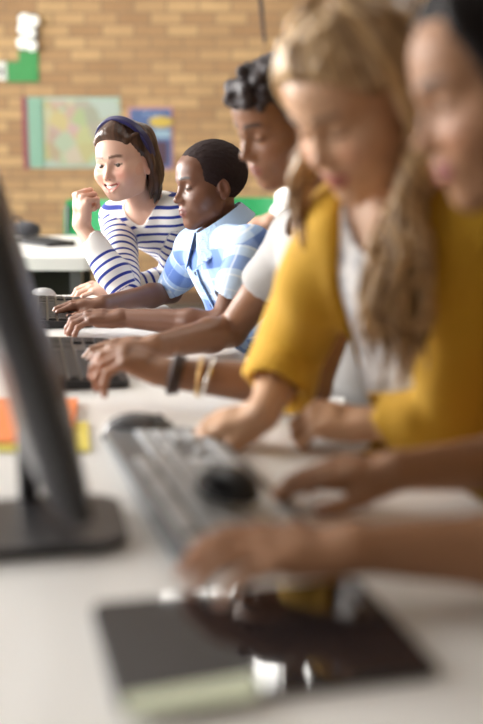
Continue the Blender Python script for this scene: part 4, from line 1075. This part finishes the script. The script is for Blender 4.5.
# ---- tablet
ta = math.atan2(.058, .237); tcn = (T(95, 612)+T(125, 715)+T(359, 586)+T(430, 678))/4
tb = empty('tablet', (tcn[0], tcn[1], TZ), 'black tablet computer lying on the table nearest the camera', 'tablet', rz=ta)
bm = bm_new(); bm_prism(bm, rrect(.250, .192, .010), .0005, .0075, .0015); done('case', bm, mat('tablet_case', (.03, .028, .03), .5), tb)
bm = bm_new(); bm_prism(bm, rrect(.244, .186, .008), .0076, .0086); done('screen', bm, mat('tablet_glass', (.018, .015, .017), .035, spec=.65), tb)
bm = bm_new(); bm_lathe(bm, [(.006, .0086), (.006, .0089), (.0048, .0089)], c=(.112, 0, 0), seg=20); done('home_button', bm, mat('black_plastic', None), tb)
flat_thing('pale_strip', [T(123, 697, TZ+.009)[:2], T(127, 714, TZ+.009)[:2], T(258, 697, TZ+.009)[:2], T(256, 674, TZ+.009)[:2]], TZ+.0088, TZ+.0096, mat('cream_strip', (.62, .66, .48), .6), 'narrow pale green strip along the near edge of the tablet', 'paper strip')  # thin pale matte slab lying along the tablet's near edge
# ---- chairs
M_green = mat('green_plastic', (.015, .27, .085), .4); M_tube = mat('chair_steel', (.12, .12, .13), .35, .7)
def chair_parts(e):
    bm = bm_new(); N_ = 8
    def grid(f, n, mname, th):
        bm = bm_new(); g = [[bm.verts.new(f(a/n, b/n)) for b in range(n+1)] for a in range(n+1)]
        for a in range(n):
            for b in range(n): bm.faces.new((g[a][b], g[a+1][b], g[a+1][b+1], g[a][b+1]))
        bmesh.ops.recalc_face_normals(bm, faces=bm.faces); bmesh.ops.solidify(bm, geom=bm.faces[:], thickness=th); return done(mname, bm, M_green, e, True)
    rr = lambda t, s: (2*t-1)*(1-.10*abs(2*s-1)**4)
    grid(lambda a, b: (rr(a, b)*.185, rr(b, a)*.185, .405+.010*abs(2*a-1)**2-.02*max(0, b-.8)**2*25*.2), 10, 'seat', .008)
    grid(lambda a, b: (rr(a, b)*.185, -.195-.03*(b)+.025*(1-(2*a-1)**2)*-1, .63+.26*b), 10, 'backrest', .008)
    for s in (-1, 1):
        for pts in ([(s*.16, .14, .392), (s*.17, .17, .20), (s*.175, .19, .012)], [(s*.16, -.13, .392), (s*.17, -.18, .20), (s*.175, -.21, .012)]):
            bm = bm_new(); bm_tube(bm, pts, .011, 10); done('leg', bm, M_tube, e, True)
        bm = bm_new(); bm_tube(bm, [(s*.165, .15, .385), (s*.165, -.14, .385), (s*.165, -.185, .42), (s*.165, -.200, .60), (s*.165, -.215, .86)], .010, 10); done('back_support', bm, M_tube, e, True)
def chair(p, fwd, label, sc=1.):
    e = empty('school_chair', (p[0], p[1], 0), label, 'chair', 'green school chairs', math.atan2(fwd[1], fwd[0])-math.pi/2)
    e.scale = (sc, sc, sc)
    if not hasattr(chair, 'src'): chair_parts(e); chair.src = e
    else:
        for ch in chair.src.children: c = ch.copy(); C.objects.link(c); c.parent = e
    return e
for p_, lb in ((B, 'green school chair under the boy in the plaid shirt'), (Cc, 'green school chair under the boy in the off-white T-shirt'), (A_, 'green school chair under the blonde girl'), (Np, 'green school chair under the dark-haired girl at the right edge'), (H_, 'green school chair at the back, beside the pupil in white')):
    f_ = p_.j['knL']+p_.j['knR']-p_.j['hipL']-p_.j['hipR']; f_[2] = 0; f_ = nrm(f_); c_ = p_.hip+f_*.06; chair(c_, f_, lb, .88)
chair(V(-.77, 5.50, 0), V(-.15, -1, 0), 'green school chair behind the raised fist, pushed up to the far white desk')
chair(V(-1.05, 3.85, 0), V(.1, 1, 0), 'green school chair on the near side of the far white desk')
chair(V(.06, 5.75, 0), V(-.2, -1, 0), 'green school chair against the back, glimpsed between the two boys')
# ---- far desk with things
fd = empty('desk', (-1.55, 4.82, 0), 'white classroom desk in the background on the left', 'desk')
bm = bm_new(); bm_prism(bm, rrect(2.0, 1.15, .06), TZ-.05, TZ, .004); done('desk_top', bm, mat('far_desk_white', (.80, .79, .76), .4), fd)
for sx in (-1, 1):
    for sy in (-1, 1): bm = bm_new(); bm_box(bm, (sx*.9, sy*.5, (TZ-.042)/2), (.045, .045, TZ-.042)); done('leg', bm, M_leg, fd)
bm = bm_new(); bm_box(bm, (0, .1, .42), (1.75, .02, .5)); done('modesty_panel', bm, mat('dark_panel', (.035, .04, .03), .6), fd)
keyboard((T(42, 244)[0], T(42, 244)[1], TZ), -.9, .36, .14, 'dark keyboard lying on the far white desk')
e = empty('storage_box', (-.90, 4.75, 0), 'pale plastic crate on the floor under the far desk', 'box')
bm = bm_new(); bm_box(bm, (0, 0, .20), (.34, .30, .40), bev=.01); done('crate', bm, mat('pale_plastic', (.45, .47, .44), .5), e)
bm = bm_new(); bm_box(bm, (0, 0, .412), (.36, .32, .022), bev=.006); done('lid', bm, mat('pale_plastic', None), e)
sb = empty('school_bag', (T(18, 236)[0], T(18, 236)[1], TZ), 'small black school bag on the far white desk', 'bag')
t_ = Disp(U([Ell((0, 0, .034), (.10, .08, .032)), Ell((.04, -.03, .03), (.07, .06, .030))], .03), sinnoise(5, 8, 10, 40), .008); t_ = I(t_, Plane((0, 0, .002), (0, 0, -1)))
pts, F = surface(t_, (-.3, -.3, -.05), (.3, .3, .2), .008); me = np_mesh('bag_body', pts, F); me.materials.append(M_dark); o = bpy.data.objects.new('bag_body', me); C.objects.link(o); o.parent = sb
bm = bm_new(); bm_tube(bm, [(-.05, 0, .06), (-.03, 0, .085), (.01, 0, .085), (.04, 0, .060)], .006, 8); done('handle', bm, M_dark, sb, True)
# ---- back wall things
YW = Y1-.004
def on_wall(px0, py0, px1, py1, Y=YW): a = W(px0, py1, Y); b = W(px1, py0, Y); return a, b
def panel(name, r, th, m, parent=None, y=YW, label=None, cat=None):
    a, b = on_wall(*r, Y=y); bm = bm_new(); bm_box(bm, ((a[0]+b[0])/2, y, (a[2]+b[2])/2), (b[0]-a[0], th, b[2]-a[2]))
    o = done(name, bm, m, parent); return tag(o, label, cat)
def map_mat():
    m = bpy.data.materials.new('map_print'); m.use_nodes = True; n = NT(m); tc = n.node('ShaderNodeTexCoord')
    v = n.node('ShaderNodeTexVoronoi'); v.inputs['Scale'].default_value = 9; nz = n.node('ShaderNodeTexNoise'); nz.inputs['Scale'].default_value = 2.6; nz.inputs['Detail'].default_value = 5
    n.nt.links.new(tc.outputs['Object'], v.inputs['Vector']); n.nt.links.new(tc.outputs['Object'], nz.inputs['Vector'])
    hs = n.node('ShaderNodeHueSaturation'); n.nt.links.new(v.outputs['Color'], hs.inputs['Color']); hs.inputs['Saturation'].default_value = .9; hs.inputs['Value'].default_value = .42
    land = n.m('GREATER_THAN', nz.outputs['Fac'], .52)
    c = n.mix(n.m('MULTIPLY', land, .62), (.36, .43, .38), hs.outputs[0]); c = n.mix(n.m('MULTIPLY', land, .35), c, (.55, .45, .14))
    n.put(n.b.inputs['Base Color'], c); n.b.inputs['Roughness'].default_value = .6; return m
mp = panel('map_poster', (27, 97, 120, 168), .008, mat('map_sheet', (.32, .44, .36), .6), label='large pale green map poster on the brick wall', cat='poster')
panel('map_print', (44, 100, 118, 165), .003, map_mat(), mp, YW-.006); panel('side_strip', (28, 98, 43, 167), .003, mat('mint_paper', (.20, .38, .28), .6), mp, YW-.006)
panel('edge_strip', (24, 97, 27, 169), .012, mat('maroon_strip', (.22, .05, .07), .6), mp, YW-.004)
def blue_mat():
    m = bpy.data.materials.new('blue_print'); m.use_nodes = True; n = NT(m); tc = n.node('ShaderNodeTexCoord')
    nz = n.node('ShaderNodeTexNoise'); nz.inputs['Scale'].default_value = 5; nz.inputs['Detail'].default_value = 4; n.nt.links.new(tc.outputs['Object'], nz.inputs['Vector'])
    c = n.mix(n.m('GREATER_THAN', nz.outputs['Fac'], .52), (.07, .12, .27), (.20, .29, .44)); c = n.mix(n.m('GREATER_THAN', nz.outputs['Fac'], .62), c, (.05, .04, .07))
    n.put(n.b.inputs['Base Color'], c); n.b.inputs['Roughness'].default_value = .5; return m
bp_ = panel('picture_poster', (129, 107, 173, 170), .008, mat('poster_frame', (.45, .22, .22), .6), label='blue picture poster with a yellow crest on the brick wall behind the smiling girl', cat='poster')
panel('picture', (131, 109, 171, 168), .003, blue_mat(), bp_, YW-.006)
a = W(161, 122, YW-.010); bm = bm_new(); bm_lathe(bm, [(.075, 0), (.075, .003), (.0, .004)], seg=24); 
bm2 = Matrix.Translation(Vector(a)) @ Matrix.Rotation(math.pi/2, 4, 'X') @ Matrix.Diagonal((1.2, .55, 1, 1)); done('yellow_patch', bm, mat('yellow_ink', (.50, .36, .06), .6), bp_, False, bm2)
bm = bm_new(); bm_box(bm, W(162, 134, YW-.010), (.13, .003, .06)); done('pale_patch', bm, mat('sky_ink', (.26, .38, .47), .6), bp_)
bm = bm_new(); bm_box(bm, W(154, 153, YW-.010), (.20, .003, .17)); done('dark_patch', bm, mat('dark_ink', (.07, .035, .06), .6), bp_)
gb = panel('wall_sign', (8, 62, 38, 82), .02, mat('sign_green', (.02, .25, .05), .5), label='dark green board high on the brick wall at the left', cat='sign')
panel('upper_board', (19, 51, 38, 62), .02, mat('sign_green', None), gb)
ns = panel('notice_card', (-6, 62, 6, 80), .012, mat('notice_white', (.72, .76, .70), .6), label='small white notice at the left edge beside the green board', cat='sign')
panel('mark', (0, 67, 3, 76), .003, mat('dark_ink', None), ns, YW-.008)
gl_ = empty('wall_globes', W(27, 32, YW-.05), 'cluster of white glowing globes above the green board', 'lamp')  # weakly emitting white balls on a grey plate
for (x, y, r) in ((25, 20, .060), (34, 21, .050), (23, 29, .050), (31, 33, .045), (23, 43, .058), (32, 46, .050)):
    bm = bm_new(); bmesh.ops.create_uvsphere(bm, u_segments=20, v_segments=12, radius=r*.78); p = W(x, y, YW-.06)-W(27, 32, YW-.05)
    done('globe', bm, mat('glow_globe', (.75, .75, .70), .3, emit=(1, 1, .92), estr=.55), gl_, True, Matrix.Translation(Vector(p)))
p0 = W(28, 14, YW-.012)-W(27, 32, YW-.05); p1 = W(28, 50, YW-.012)-W(27, 32, YW-.05); bm = bm_new(); bm_box(bm, (p0+p1)/2, (.13, .02, abs(p0[2]-p1[2]))); done('back_plate', bm, mat('grey_plastic', None), gl_)
p0 = W(265, 44, 7.2); p1 = W(256, -40, 7.2); bm = bm_new(); d_ = (p1-p0); top_ = p0+d_*((H-p0[2])/d_[2])
bm_tube(bm, [p0, lerp(p0, top_, .5), top_], [.010, .020, .024], 10); o = done('hanging_cable', bm, mat('black_rubber', (.02, .015, .018), .6), None, True); tag(o, 'thick black cable hanging from the ceiling in front of the brick wall', 'cable')

vs = bpy.context.scene.view_settings; vs.view_transform = 'Standard'; vs.look = 'None'; vs.gamma = 1; vs.use_curve_mapping = False; vs.exposure = EXPO
bpy.context.scene.cycles.max_bounces = 8; bpy.context.scene.cycles.use_denoising = True
